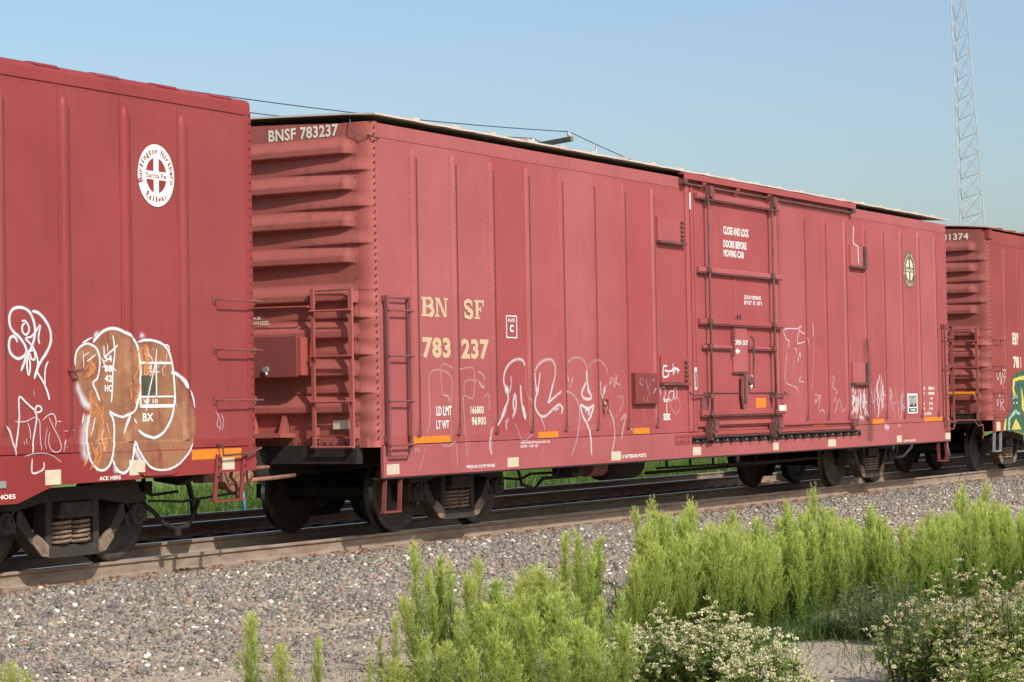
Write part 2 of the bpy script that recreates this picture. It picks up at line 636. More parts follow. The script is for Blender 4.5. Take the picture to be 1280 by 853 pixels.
GRAFFITI = {
 'curl': [
  (0.023,1,[(-5.439,2.035),(-5.476,2.086),(-5.528,2.075),(-5.547,2.007),(-5.523,1.939),(-5.442,1.898),(-5.367,1.92),(-5.333,1.963),(-5.357,2.02),(-5.424,2.087),(-5.483,2.123),(-5.529,2.174),(-5.537,2.257),(-5.494,2.321),(-5.405,2.34),(-5.308,2.316),(-5.248,2.244),(-5.224,2.16),(-5.236,2.075),(-5.275,1.99),(-5.329,1.936),(-5.368,1.852),(-5.406,1.789)]),
  (0.024,1,[(-5.262,2.312),(-5.179,2.298),(-5.096,2.237),(-5.036,2.153),(-5.027,2.057),(-5.07,1.971),(-5.148,1.885),(-5.202,1.811),(-5.242,1.721)]),
  (0.017,1,[(-5.392,2.219),(-5.347,2.225),(-5.302,2.179),(-5.303,2.132),(-5.341,2.104),(-5.381,2.135),(-5.377,2.188),(-5.339,2.205)]),
  (0.017,1,[(-5.168,2.023),(-5.183,2.086),(-5.158,2.193),(-5.212,2.139),(-5.274,2.09),(-5.342,2.073),(-5.29,2.032),(-5.23,1.969),(-5.194,1.874),(-5.203,1.789),(-5.136,1.705),(-5.076,1.609),(-5.051,1.545)]),
  (0.017,1,[(-5.291,1.963),(-5.238,1.969),(-5.231,1.895),(-5.277,1.9),(-5.299,1.947),(-5.33,1.852),(-5.312,1.757),(-5.29,1.821),(-5.299,1.915)]),
  (0.016,1,[(-5.06,1.881),(-5.095,1.832),(-5.109,1.747),(-5.106,1.662)]),
 ],
 'flick': [
  (0.021,0.75,[(-5.616,1.327),(-5.556,1.288),(-5.523,1.211),(-5.484,1.104),(-5.487,1.065)]),
  (0.016,0.9,[(-5.477,1.133),(-5.455,1.238),(-5.431,1.392),(-5.429,1.566),(-5.34,1.517),(-5.243,1.458),(-5.215,1.487),(-5.173,1.486),(-5.152,1.452),(-5.202,1.433),(-5.243,1.453),(-5.216,1.399),(-5.232,1.311),(-5.262,1.195),(-5.277,1.079)]),
  (0.011,0.6,[(-5.487,1.359),(-5.356,1.357),(-5.244,1.39),(-5.182,1.359),(-5.176,1.271),(-5.171,1.174),(-5.168,1.095)]),
  (0.012,0.6,[(-5.329,1.352),(-5.299,1.274),(-5.296,1.196)]),
  (0.013,0.6,[(-5.147,1.359),(-5.075,1.407),(-5.004,1.416),(-4.973,1.356),(-4.984,1.297)]),
  (0.012,0.55,[(-5.068,1.397),(-5.006,1.298),(-4.929,1.188),(-4.923,1.109),(-4.981,1.081),(-5.052,1.112),(-5.072,1.181),(-5.052,1.269)]),
  (0.01,0.5,[(-5.109,1.104),(-5.114,1.172),(-5.084,1.309)]),
  (0.012,0.7,[(-4.962,1.351),(-4.897,1.353)]),
  (0.01,0.6,[(-5.379,1.198),(-5.366,1.149)]),
  (0.01,0.6,[(-5.352,1.217),(-5.339,1.158)]),
  (0.009,0.6,[(-4.888,1.078),(-4.857,1.196)]),
  (0.008,0.6,[(-4.858,1.107),(-4.829,1.146)]),
  (0.017,0.75,[(-5.292,1.041),(-5.294,0.914),(-5.189,0.925),(-5.146,0.958),(-5.153,1.007)]),
  (0.01,0.5,[(-5.389,1.058),(-5.25,1.078),(-5.109,1.074),(-5.01,1.042),(-4.925,0.99)]),
  (0.016,0.9,[(-5.12,1.682),(-5.086,1.623),(-5.056,1.534)]),
  (0.01,0.4,[(-5.254,1.643),(-5.242,1.555)]),
  (0.008,0.6,[(-4.884,1.266),(-4.834,1.267)]),
  (0.008,0.6,[(-4.775,1.274),(-4.732,1.268)]),
 ],
 'throw': [
  (0.019,1,[(-4.717,1.844),(-4.711,1.938),(-4.659,2.005),(-4.56,2.04),(-4.476,2.022),(-4.42,1.98),(-4.393,1.904),(-4.402,1.798),(-4.432,1.727),(-4.485,1.689),(-4.441,1.608),(-4.4,1.526)]),
  (0.025,1,[(-4.483,2.05),(-4.432,2.094),(-4.346,2.153),(-4.23,2.184),(-4.114,2.172),(-4.027,2.14),(-3.94,2.098),(-3.881,2.04),(-3.853,1.948),(-3.833,1.84),(-3.831,1.723),(-3.845,1.605),(-3.892,1.498),(-3.885,1.469)]),
  (0.048,0.8,[(-4.496,2.074),(-4.439,2.123),(-4.381,2.167)]),
  (0.017,1,[(-4.623,2.043),(-4.553,2.073),(-4.489,2.098)]),
  (0.059,0.85,[(-3.865,2.094),(-3.82,2.125),(-3.745,2.116)]),
  (0.022,1,[(-3.866,2.065),(-3.761,2.086),(-3.625,2.079),(-3.504,2.046),(-3.428,1.982),(-3.384,1.883),(-3.363,1.763),(-3.35,1.644),(-3.352,1.524),(-3.362,1.454)]),
  (0.016,0.9,[(-3.504,2.046),(-3.435,2.037),(-3.413,1.983)]),
  (0.034,0.95,[(-3.401,1.788),(-3.324,1.774),(-3.231,1.724),(-3.17,1.633)]),
  (0.02,0.9,[(-3.123,1.633),(-3.077,1.542),(-3.055,1.451)]),
  (0.017,1,[(-4.214,2.127),(-4.197,2.05),(-4.191,1.944),(-4.215,1.828),(-4.225,1.684),(-4.234,1.588),(-4.246,1.511)]),
  (0.017,0.95,[(-4.337,2.029),(-4.329,1.923),(-4.278,1.953),(-4.176,2.012),(-4.146,2.041)]),
  (0.01,0.8,[(-4.283,2.058),(-4.285,1.962)]),
  (0.012,0.9,[(-4.237,1.847),(-4.165,1.79)]),
  (0.015,0.9,[(-4.371,1.923),(-4.33,1.847),(-4.366,1.832)]),
  (0.014,0.95,[(-3.604,2.01),(-3.622,1.881),(-3.678,1.723),(-3.726,1.585),(-3.766,1.458)]),
  (0.011,0.8,[(-3.794,1.958),(-3.704,1.94),(-3.667,1.891),(-3.706,1.812),(-3.661,1.792),(-3.555,1.793)]),
  (0.009,0.7,[(-3.569,1.822),(-3.584,1.862),(-3.537,1.892),(-3.492,1.852),(-3.524,1.813),(-3.51,1.743)]),
  (0.009,0.6,[(-3.732,2.028),(-3.734,1.949)]),
  (0.009,0.6,[(-3.657,2.029),(-3.657,1.98)]),
  (0.009,0.6,[(-3.459,1.982),(-3.477,1.862)]),
  (0.012,0.7,[(-4.625,1.92),(-4.526,1.969)]),
  (0.011,0.7,[(-4.617,1.977),(-4.606,1.816)]),
  (0.014,0.8,[(-4.57,1.878),(-4.435,1.951)]),
  (0.013,0.9,[(-3.885,1.85),(-3.856,1.821),(-3.841,1.811)]),
  (0.067,0.7,[(-4.705,1.722),(-4.679,1.627),(-4.611,1.532),(-4.528,1.465)]),
  (0.071,0.75,[(-4.68,1.582),(-4.598,1.506),(-4.487,1.439)]),
  (0.094,0.65,[(-4.543,1.43),(-4.602,1.298),(-4.625,1.185),(-4.62,1.062),(-4.58,0.967)]),
  (0.016,0.9,[(-4.613,1.421),(-4.636,1.327)]),
  (0.013,0.9,[(-4.467,1.381),(-4.497,1.287),(-4.526,1.211)]),
  (0.021,1,[(-4.536,1.42),(-4.571,1.307),(-4.583,1.184),(-4.571,1.07),(-4.537,0.984),(-4.454,0.915),(-4.369,0.907),(-4.297,0.948),(-4.252,1.033),(-4.221,1.147),(-4.211,1.272),(-4.231,1.369),(-4.273,1.427),(-4.187,1.397),(-4.086,1.381),(-3.997,1.414),(-3.923,1.438),(-3.877,1.52),(-3.838,1.608)]),
  (0.057,0.7,[(-4.268,0.947),(-4.211,0.897),(-4.139,0.88)]),
  (0.023,1,[(-4.253,0.995),(-4.211,0.917),(-4.125,0.87),(-4.051,0.892),(-3.991,0.967),(-3.96,1.064),(-3.928,1.16)]),
  (0.059,0.75,[(-3.936,1.141),(-3.93,1.063),(-3.872,0.983),(-3.814,0.933)]),
  (0.019,1,[(-3.928,1.16),(-3.886,1.071),(-3.813,0.982),(-3.724,0.91),(-3.604,0.882),(-3.481,0.882),(-3.342,0.918),(-3.231,0.984),(-3.151,1.052),(-3.102,1.121)]),
  (0.025,1,[(-3.882,1.257),(-3.808,1.216),(-3.719,1.19),(-3.643,1.183),(-3.536,1.221),(-3.458,1.289),(-3.402,1.367),(-3.361,1.486),(-3.343,1.606)]),
  (0.019,0.9,[(-3.954,1.375),(-3.896,1.315)]),
  (0.019,0.9,[(-4.012,1.404),(-4.043,1.318),(-4.082,1.222)]),
  (0.01,0.6,[(-4.347,1.294),(-4.378,1.189),(-4.338,1.055)]),
  (0.009,0.5,[(-4.472,1.077),(-4.421,1.143)]),
  (0.009,0.4,[(-4.477,1.172),(-4.22,1.195)]),
  (0.013,0.9,[(-3.756,1.568),(-3.743,1.499),(-3.774,1.421)]),
  (0.009,0.8,[(-4.441,1.61),(-4.393,1.524)]),
  (0.009,0.5,[(-4.318,1.341),(-4.291,1.235)]),
 ],
 'fade': [
  (0.021,0.75,[(3.17,1.891),(3.111,1.961),(2.958,1.967),(2.789,1.904),(2.695,1.81),(2.67,1.702),(2.733,1.61),(2.766,1.502),(2.696,1.394),(2.602,1.272),(2.51,1.189)]),
  (0.062,0.8,[(2.69,1.672),(2.748,1.594),(2.767,1.532)]),
  (0.04,0.65,[(2.728,1.455),(2.664,1.348),(2.586,1.257)]),
  (0.019,0.6,[(2.83,1.78),(2.841,1.671),(2.792,1.563)]),
  (0.022,0.8,[(2.929,1.578),(2.879,1.454),(2.899,1.346),(2.858,1.284),(2.938,1.392),(2.938,1.563)]),
  (0.022,0.8,[(3.055,1.671),(3.065,1.531),(3.091,1.406),(3.163,1.249)]),
  (0.041,0.7,[(3.087,1.453),(3.135,1.327),(3.178,1.233)]),
  (0.019,0.3,[(3.185,1.875),(3.179,1.687),(3.234,1.514),(3.373,1.451)]),
  (0.021,0.6,[(2.351,0.849),(2.31,0.957),(2.344,1.078),(2.406,1.183)]),
  (0.045,0.35,[(2.365,0.849),(2.325,0.956),(2.359,1.108)]),
  (0.015,0.6,[(2.675,1.225),(2.767,1.27),(2.704,1.194),(2.731,1.124)]),
  (0.019,0.35,[(2.901,1.214),(2.975,1.143),(3.017,1.048),(3.108,1),(3.328,1.089)]),
  (0.023,0.6,[(3.402,1.821),(3.484,1.909),(3.645,1.965),(3.821,1.967),(3.899,1.879),(3.878,1.751),(3.809,1.639),(3.722,1.448)]),
  (0.016,0.8,[(3.396,1.821),(3.413,1.687),(3.445,1.545),(3.528,1.822)]),
  (0.053,0.75,[(3.444,1.671),(3.424,1.561)]),
  (0.016,0.85,[(3.843,1.687),(3.757,1.527),(3.706,1.448),(3.853,1.511),(4.051,1.59)]),
  (0.022,0.75,[(3.424,1.561),(3.387,1.419),(3.462,1.323),(3.556,1.283),(3.684,1.305),(3.848,1.383),(3.979,1.422),(4.05,1.381),(4.024,1.301)]),
  (0.032,0.6,[(3.847,1.367),(3.978,1.382)]),
  (0.019,0.5,[(3.508,1.283),(3.584,1.195),(3.613,1.115)]),
  (0.019,0.3,[(3.575,0.926),(3.491,0.817)]),
  (0.019,0.4,[(4.212,1.93),(4.331,1.996),(4.532,1.998),(4.666,1.933),(4.703,1.835),(4.657,1.703)]),
  (0.016,0.6,[(4.197,1.792),(4.236,1.687)]),
  (0.016,0.6,[(4.339,1.768),(4.285,1.671)]),
  (0.048,0.75,[(4.246,1.687),(4.256,1.606)]),
  (0.019,0.45,[(4.15,1.59),(4.314,1.549),(4.444,1.459),(4.49,1.328),(4.466,1.165),(4.393,1.003),(4.252,0.796)]),
  (0.023,0.8,[(4.674,1.703),(4.549,1.556),(4.648,1.49),(4.803,1.505),(4.722,1.621),(4.679,1.851)]),
  (0.036,0.7,[(4.696,1.67),(4.752,1.522)]),
  (0.02,0.9,[(4.51,1.425),(4.556,1.294),(4.67,1.178),(4.734,1.062),(4.757,0.782)]),
  (0.02,0.9,[(4.51,1.425),(4.712,1.366),(4.85,1.406),(4.776,1.275),(4.688,1.21)]),
  (0.059,0.6,[(4.592,1.359),(4.728,1.341),(4.69,1.26)]),
  (0.02,0.35,[(4.731,1.868),(4.837,1.951),(5.012,1.978),(5.183,1.904),(5.242,1.787)]),
  (0.02,0.6,[(5.043,1.72),(5.064,1.554),(5.198,1.403),(5.351,1.251),(5.391,1.099),(5.356,0.932),(5.278,0.767)]),
  (0.056,0.75,[(5.173,1.654),(5.116,1.537)]),
  (0.02,0.6,[(5.192,1.67),(5.098,1.52)]),
  (0.017,0.45,[(5.32,1.788),(5.297,1.67),(5.39,1.754),(5.42,1.636),(5.498,1.788),(5.476,1.687),(5.601,1.67)]),
  (0.017,0.35,[(5.42,1.62),(5.464,1.838)]),
  (0.021,0.35,[(5.487,1.518),(5.648,1.501),(5.626,1.399),(5.515,1.316)]),
  (0.024,0.5,[(5.564,1.197),(5.693,1.28),(5.671,1.179),(5.593,1.045),(5.572,0.961)]),
  (0.021,0.5,[(5.442,1.283),(5.458,1.249)]),
  (0.021,0.5,[(5.832,1.108),(5.885,1.056)]),
  (0.011,0.45,[(1.004,1.119),(1.068,1.321),(1.083,1.798),(1.506,1.768),(1.51,1.411)]),
  (0.011,0.45,[(1.323,1.57),(1.318,1.886),(1.569,1.864)]),
  (0.011,0.45,[(1.688,1.849),(2.007,1.846),(1.981,1.527),(1.799,1.544),(1.767,1.489),(1.8,1.12),(1.806,0.831)]),
  (0.014,0.5,[(1.323,1.563),(1.454,1.53),(1.467,1.459)]),
  (0.013,0.4,[(1.799,1.552),(1.81,1.705),(2.018,1.721),(2.095,1.713)]),
  (0.013,0.35,[(0.821,0.721),(0.943,0.981)]),
  (0.013,0.4,[(1.572,1.029),(1.607,0.742)]),
  (0.014,0.4,[(1.275,0.988),(1.452,0.984),(1.572,1.037)]),
  (0.011,0.3,[(1.493,1.348),(1.501,1.125),(1.474,0.746)]),
  (0.011,0.25,[(1.861,1.118),(1.851,0.83)]),
  (0.013,0.5,[(2.084,1.827),(2.206,1.778),(2.251,1.713)]),
  (0.022,0.5,[(2.111,1.713),(2.186,1.64),(2.249,1.664)]),
  (0.013,0.4,[(2.213,1.518),(2.308,1.566),(2.336,1.468),(2.317,1.371)]),
 ],
 'small_box': [
  (0.016,0.95,[(6.868,1.916),(6.757,1.905),(6.743,1.775),(6.885,1.786),(6.888,1.846),(6.777,1.855)]),
  (0.016,0.95,[(6.91,1.846),(7.022,1.867),(7.035,1.957),(7.041,1.786)]),
  (0.014,0.95,[(6.977,1.846),(7.091,1.897),(7.079,1.816)]),
  (0.017,0.95,[(7.091,1.887),(7.234,1.858)]),
  (0.014,0.9,[(7.159,1.908),(7.177,1.807)]),
 ],
 'small_loop': [
  (0.016,0.85,[(6.709,1.615),(6.741,1.525),(6.722,1.605),(6.847,1.635),(6.86,1.525),(6.813,1.465),(6.983,1.474)]),
  (0.014,0.8,[(6.937,1.464),(6.987,1.564),(7.099,1.574),(7.095,1.483),(7.004,1.454),(6.984,1.504)]),
  (0.015,0.8,[(7.139,1.453),(7.122,1.584),(7.192,1.624),(7.211,1.543),(7.161,1.453)]),
  (0.014,0.85,[(6.803,1.445),(6.981,1.444)]),
  (0.014,0.9,[(6.9,1.434),(6.896,1.234)]),
  (0.012,0.45,[(6.981,1.444),(7.044,1.343),(7.176,1.276),(7.302,1.36),(7.275,1.462),(7.186,1.503)]),
 ],
 'plate': [
  (0.012,0.5,[(6.017,1.764),(6.001,1.685),(6.097,1.656)]),
  (0.012,0.5,[(6.059,1.764),(6.098,1.685)]),
  (0.012,0.5,[(6.165,1.744),(6.222,1.587)]),
  (0.016,0.6,[(6.358,1.745),(6.421,1.705)]),
  (0.016,0.7,[(6.461,1.626),(6.371,1.547)]),
  (0.011,0.5,[(6.091,1.509),(6.096,1.43)]),
  (0.011,0.5,[(6.198,1.528),(6.203,1.439)]),
  (0.012,0.4,[(6.293,1.744),(6.24,1.508)]),
  (0.012,0.25,[(6.147,1.332),(6.275,1.331),(6.229,1.252),(6.313,1.212),(6.182,1.155)]),
 ],
 'thin': [
  (0.012,0.9,[(11.366,2.512),(10.848,2.488),(10.903,2.35),(11.007,2.314),(10.97,2.212)]),
  (0.013,0.6,[(10.936,2.149),(10.861,1.921),(10.85,1.706),(11.254,1.618),(11.299,1.516)]),
  (0.013,0.85,[(11.366,2.512),(11.497,2.566),(11.397,2.487),(11.322,2.294),(11.58,2.316)]),
  (0.013,0.8,[(11.397,2.487),(11.587,2.439)]),
  (0.013,0.85,[(11.715,2.403),(11.772,2.262)]),
  (0.013,0.85,[(11.924,2.627),(11.943,2.394)]),
  (0.01,0.5,[(11.954,2.342),(11.919,1.953),(11.834,1.617)]),
  (0.012,0.8,[(11.191,2.215),(11.285,2.191),(11.269,2.127)]),
  (0.013,0.8,[(11.306,2),(11.411,2.154),(11.424,2.052)]),
  (0.013,0.7,[(11.455,1.796),(11.355,1.719),(11.547,1.707)]),
  (0.013,0.6,[(11.8,1.591),(11.85,1.668)]),
  (0.01,0.5,[(11.186,2.126),(11.142,1.897),(11.168,1.796)]),
  (0.018,0.55,[(11.99,1.461),(11.953,1.383),(12.157,1.486),(12.118,1.382),(12.079,1.278)]),
  (0.019,0.55,[(12.076,1.226),(12.245,1.277),(12.341,1.197)]),
  (0.015,0.5,[(11.927,1.513),(12.19,1.486)]),
  (0.019,0.5,[(12.647,1.8),(12.746,1.747),(12.638,1.641),(12.839,1.562),(12.767,1.509)]),
  (0.018,0.5,[(12.657,1.378),(12.764,1.456),(12.825,1.324),(12.716,1.219),(12.935,1.429),(13.028,1.242),(13.17,1.294)]),
  (0.014,0.5,[(12.925,1.867),(12.958,1.827)]),
  (0.021,0.8,[(13.47,1.587),(13.544,1.64),(13.467,1.533)]),
  (0.021,0.75,[(13.463,1.479),(13.567,1.425),(13.456,1.358)]),
  (0.022,0.8,[(13.56,1.317),(13.41,1.184)]),
 ],
 'scribble': [
  (0.019,0.561989,[(13.633,1.63),(13.58,1.486),(13.592,1.238)]),
  (0.016,0.714672,[(13.933,1.51),(13.901,1.365),(13.86,1.272)]),
  (0.026,0.822661,[(13.612,1.482),(13.634,1.338),(13.541,1.207)]),
  (0.026,0.85202,[(13.838,1.516),(13.787,1.372),(13.837,1.17)]),
  (0.02,0.535738,[(13.778,1.616),(13.814,1.472),(13.825,1.294)]),
  (0.021,0.852927,[(13.659,1.485),(13.686,1.341),(13.643,1.19)]),
  (0.015,0.622045,[(13.826,1.571),(13.85,1.426),(13.731,1.345)]),
  (0.021,0.688496,[(13.843,1.598),(13.818,1.453),(13.917,1.342)]),
  (0.023,0.610522,[(13.727,1.612),(13.704,1.468),(13.755,1.334)]),
  (0.014,0.524644,[(13.799,1.485),(13.763,1.341),(13.827,1.149)]),
  (0.015,0.683608,[(13.631,1.589),(13.576,1.445),(13.643,1.201)]),
  (0.028,0.507275,[(14.018,1.515),(13.987,1.37),(14.08,1.146)]),
  (0.023,0.827171,[(13.718,1.478),(13.688,1.334),(13.645,1.178)]),
  (0.028,0.632523,[(13.576,1.58),(13.518,1.437),(13.48,1.333)]),
  (0.017,0.538841,[(13.928,1.583),(13.969,1.437),(13.899,1.325)]),
  (0.015,0.770731,[(13.538,1.639),(13.494,1.495),(13.438,1.33)]),
  (0.014,0.711697,[(13.63,1.469),(13.649,1.325),(13.59,1.064)]),
  (0.019,0.514748,[(13.762,1.605),(13.746,1.461),(13.694,1.218)]),
  (0.012,0.601757,[(13.953,1.558),(13.917,1.413),(13.884,1.296)]),
  (0.013,0.871213,[(13.978,1.623),(13.976,1.477),(14.049,1.326)]),
  (0.025,0.797891,[(13.989,1.53),(13.98,1.384),(13.9,1.272)]),
  (0.028,0.634636,[(13.972,1.485),(13.979,1.34),(14.005,1.143)]),
  (0.023,0.774384,[(13.943,1.553),(13.911,1.408),(13.996,1.149)]),
  (0.028,0.767341,[(13.536,1.474),(13.482,1.331),(13.593,1.234)]),
  (0.013,0.566906,[(14.026,1.527),(14.032,1.382),(14.017,1.165)]),
  (0.012,0.868945,[(14.009,1.609),(13.95,1.464),(14.063,1.368)]),
  (0.021,0.597774,[(14.773,1.56),(14.826,1.436),(14.679,1.206)]),
  (0.019,0.56218,[(14.436,1.537),(14.432,1.415),(14.312,1.358)]),
  (0.02,0.623656,[(14.625,1.626),(14.56,1.503),(14.569,1.247)]),
  (0.02,0.722403,[(14.582,1.731),(14.508,1.609),(14.575,1.457)]),
  (0.013,0.568993,[(14.763,1.665),(14.831,1.541),(14.653,1.462)]),
  (0.016,0.545279,[(14.638,1.538),(14.688,1.415),(14.693,1.347)]),
  (0.014,0.726399,[(14.831,1.69),(14.811,1.567),(14.89,1.472)]),
  (0.011,0.572415,[(14.827,1.695),(14.793,1.571),(14.811,1.277)]),
  (0.013,0.595227,[(14.714,1.733),(14.704,1.61),(14.747,1.429)]),
  (0.02,0.510556,[(14.268,1.68),(14.303,1.558),(14.362,1.34)]),
  (0.014,0.760756,[(14.681,1.599),(14.668,1.476),(14.765,1.343)]),
  (0.018,0.548929,[(14.813,1.559),(14.748,1.436),(14.862,1.288)]),
  (0.011,0.414772,[(14.678,1.704),(14.72,1.581),(14.574,1.289)]),
  (0.014,0.629374,[(14.469,1.607),(14.397,1.485),(14.42,1.184)]),
  (0.014,0.485261,[(14.334,1.59),(14.252,1.468),(14.195,1.166)]),
  (0.02,0.779,[(14.787,1.556),(14.724,1.433),(14.788,1.249)]),
  (0.02,0.785813,[(14.605,1.526),(14.536,1.404),(14.619,1.172)]),
  (0.02,0.486289,[(14.729,1.597),(14.791,1.473),(14.686,1.263)]),
  (0.013,0.380629,[(15.652,1.457),(15.617,1.357),(15.662,1.105)]),
  (0.014,0.586122,[(15.659,1.533),(15.616,1.433),(15.627,1.38)]),
  (0.017,0.515166,[(15.137,1.5),(15.108,1.401),(15.231,1.226)]),
  (0.02,0.645737,[(15.124,1.618),(15.187,1.518),(15.137,1.407)]),
  (0.012,0.624886,[(15.075,1.571),(15.133,1.471),(15.132,1.392)]),
  (0.019,0.357162,[(15.18,1.56),(15.221,1.46),(15.208,1.302)]),
  (0.015,0.355132,[(15.705,1.568),(15.631,1.468),(15.574,1.354)]),
  (0.02,0.40117,[(15.1,1.62),(15.158,1.52),(15.131,1.325)]),
  (0.019,0.551802,[(15.471,1.396),(15.475,1.295),(15.501,1.1)]),
  (0.011,0.595517,[(15.404,1.509),(15.395,1.409),(15.285,1.326)]),
  (0.014,0.538749,[(15.643,1.57),(15.698,1.469),(15.585,1.341)]),
  (0.019,0.30665,[(15.317,1.628),(15.387,1.527),(15.22,1.447)]),
  (0.013,0.493734,[(15.615,1.427),(15.604,1.327),(15.658,1.238)]),
  (0.017,0.62243,[(15.595,1.384),(15.662,1.283),(15.544,1.063)]),
  (0.011,0.516736,[(15.608,1.487),(15.67,1.385),(15.541,1.206)]),
  (0.011,0.521182,[(15.654,1.483),(15.607,1.383),(15.726,1.198)]),
  (0.016,0.418701,[(15.22,1.411),(15.269,1.311),(15.296,1.083)]),
  (0.017,0.511638,[(15.643,1.468),(15.641,1.368),(15.752,1.245)]),
  (0.022,0.85,[(14.689,1.832),(14.54,1.587),(14.628,1.39),(14.545,1.12)]),
  (0.02,0.8,[(14.721,1.808),(14.829,1.388)]),
  (0.058,0.6,[(13.699,1.156),(13.954,1.116)]),
  (0.075,0.6,[(14.769,0.97),(15.039,0.953)]),
  (0.04,0.4,[(15.349,0.972),(15.558,0.981)]),
  (0.019,0.8,[(13.443,1.649),(13.537,1.625),(13.438,1.565)]),
  (0.019,0.8,[(13.434,1.494),(13.558,1.445),(13.459,1.374)]),
  (0.02,0.8,[(13.516,1.278),(13.447,1.183)]),
 ],
 'right_tag': [
  (0.017,0.8,[(20.598,1.894),(20.685,1.747),(20.828,1.895),(20.843,1.662),(21.001,2.002),(20.878,1.683)]),
  (0.015,0.7,[(20.962,1.917),(21.13,1.939),(20.985,1.79),(21.12,1.811),(20.94,1.641)]),
  (0.017,0.8,[(20.595,1.43),(20.615,1.262),(20.762,1.472),(20.806,1.175)]),
  (0.015,0.8,[(20.861,1.471),(20.984,1.343),(20.848,1.302),(21.036,1.152)]),
  (0.013,0.6,[(20.907,1.641),(21.069,1.577)]),
  (0.022,0.9,[(21.533,1.49),(21.63,1.425),(21.524,1.382)]),
  (0.021,0.9,[(21.771,1.478),(21.832,1.381)]),
  (0.026,0.9,[(21.533,1.318),(21.62,1.296)]),
  (0.026,0.9,[(21.723,1.306),(21.827,1.316)]),
 ],
}
FILLS = [
 ('brown',[(-4.71,1.85),(-4.7,1.95),(-4.64,2),(-4.55,2.03),(-4.46,2.03),(-4.39,2.1),(-4.29,2.16),(-4.19,2.18),(-4.06,2.14),(-3.94,2.09),(-3.87,2.03),(-3.76,2.08),(-3.61,2.07),(-3.49,2.04),(-3.41,1.96),(-3.37,1.83),(-3.28,1.72),(-3.19,1.63),(-3.11,1.52),(-3.05,1.38),(-3.04,1.23),(-3.09,1.13),(-3.17,1.04),(-3.33,0.92),(-3.48,0.88),(-3.62,0.89),(-3.75,0.92),(-3.84,0.99),(-3.9,1.1),(-3.93,1.16),(-3.99,0.98),(-4.05,0.9),(-4.12,0.87),(-4.2,0.91),(-4.25,0.99),(-4.31,0.95),(-4.38,0.91),(-4.47,0.92),(-4.54,0.99),(-4.57,1.08),(-4.58,1.19),(-4.53,1.42),(-4.64,1.53),(-4.71,1.72)]),
 ('green',[(20.88,0.79),(20.95,0.92),(21.09,1.04),(21.37,1.15),(21.51,1.23),(21.45,1.34),(21.52,1.79),(21.91,1.9),(22.61,1.99),(24.84,2.05),(24.72,0.68)]),
 ('yellow',[(21.59,1.77),(22.6,1.87),(24.83,1.89),(24.82,1.81),(22.74,1.78),(21.72,1.73),(21.64,1.58),(21.8,1.38),(21.54,1.53)]),
 ('yellow',[(22.06,1.64),(22.06,1.2),(22.53,1),(24.75,0.95),(24.75,1.04),(22.68,1.11),(22.3,1.23),(22.09,1.64)]),
 ('yellow',[(21.38,0.8),(21.67,1.01),(22.03,0.79)]),
 ('yellow',[(20.91,0.81),(21.01,1),(21.11,1.02),(21.04,0.81)]),
 ('lime',[(21.18,0.81),(21.21,1.02),(21.68,1.19),(21.98,1.1),(21.84,1.08),(21.67,1.12),(21.32,1),(21.29,0.81)]),
 ('teal',[(21.82,1.66),(24.81,1.73),(24.8,1.64),(22.06,1.6)]),
 ('yellow',[(23.15,1.57),(23.74,1.59),(23.86,1.25),(23.28,1.28)]),
]

# ------------------------------------------------------------------ ground, ballast, tracks
YC = 1.6                       # centre line of the near track
YC2 = 5.5                      # centre line of the far track
GZ_Y = [-400, -30, -9, -5, -3.4, -2.2, -1.0, 0.1, 0.45, 2.8, 3.1, 3.6, 4.0, 4.2, 6.9, 7.3, 8.6, 12, 60, 900]
GZ_Z = [-0.3, -0.3, -0.42, -0.50, -0.50, -0.44, -0.32, -0.195, -0.18, -0.20, -0.22, -0.30, -0.22, -0.20, -0.20, -0.25, -0.5, -0.55, -0.7, -0.9]


def gz(x, y):
    z = np.interp(y, GZ_Y, GZ_Z)
    k = np.clip((-0.2 - np.asarray(y)) / 1.5, 0, 1) * np.clip((np.asarray(y) + 25) / 10, 0, 1)
    return z + k * (0.025 * np.sin(1.3 * x + 0.7 * y) + 0.02 * np.sin(2.9 * x - 1.7 * y + 1.0) + 0.015 * np.sin(5.1 * y + 2.2 * x))


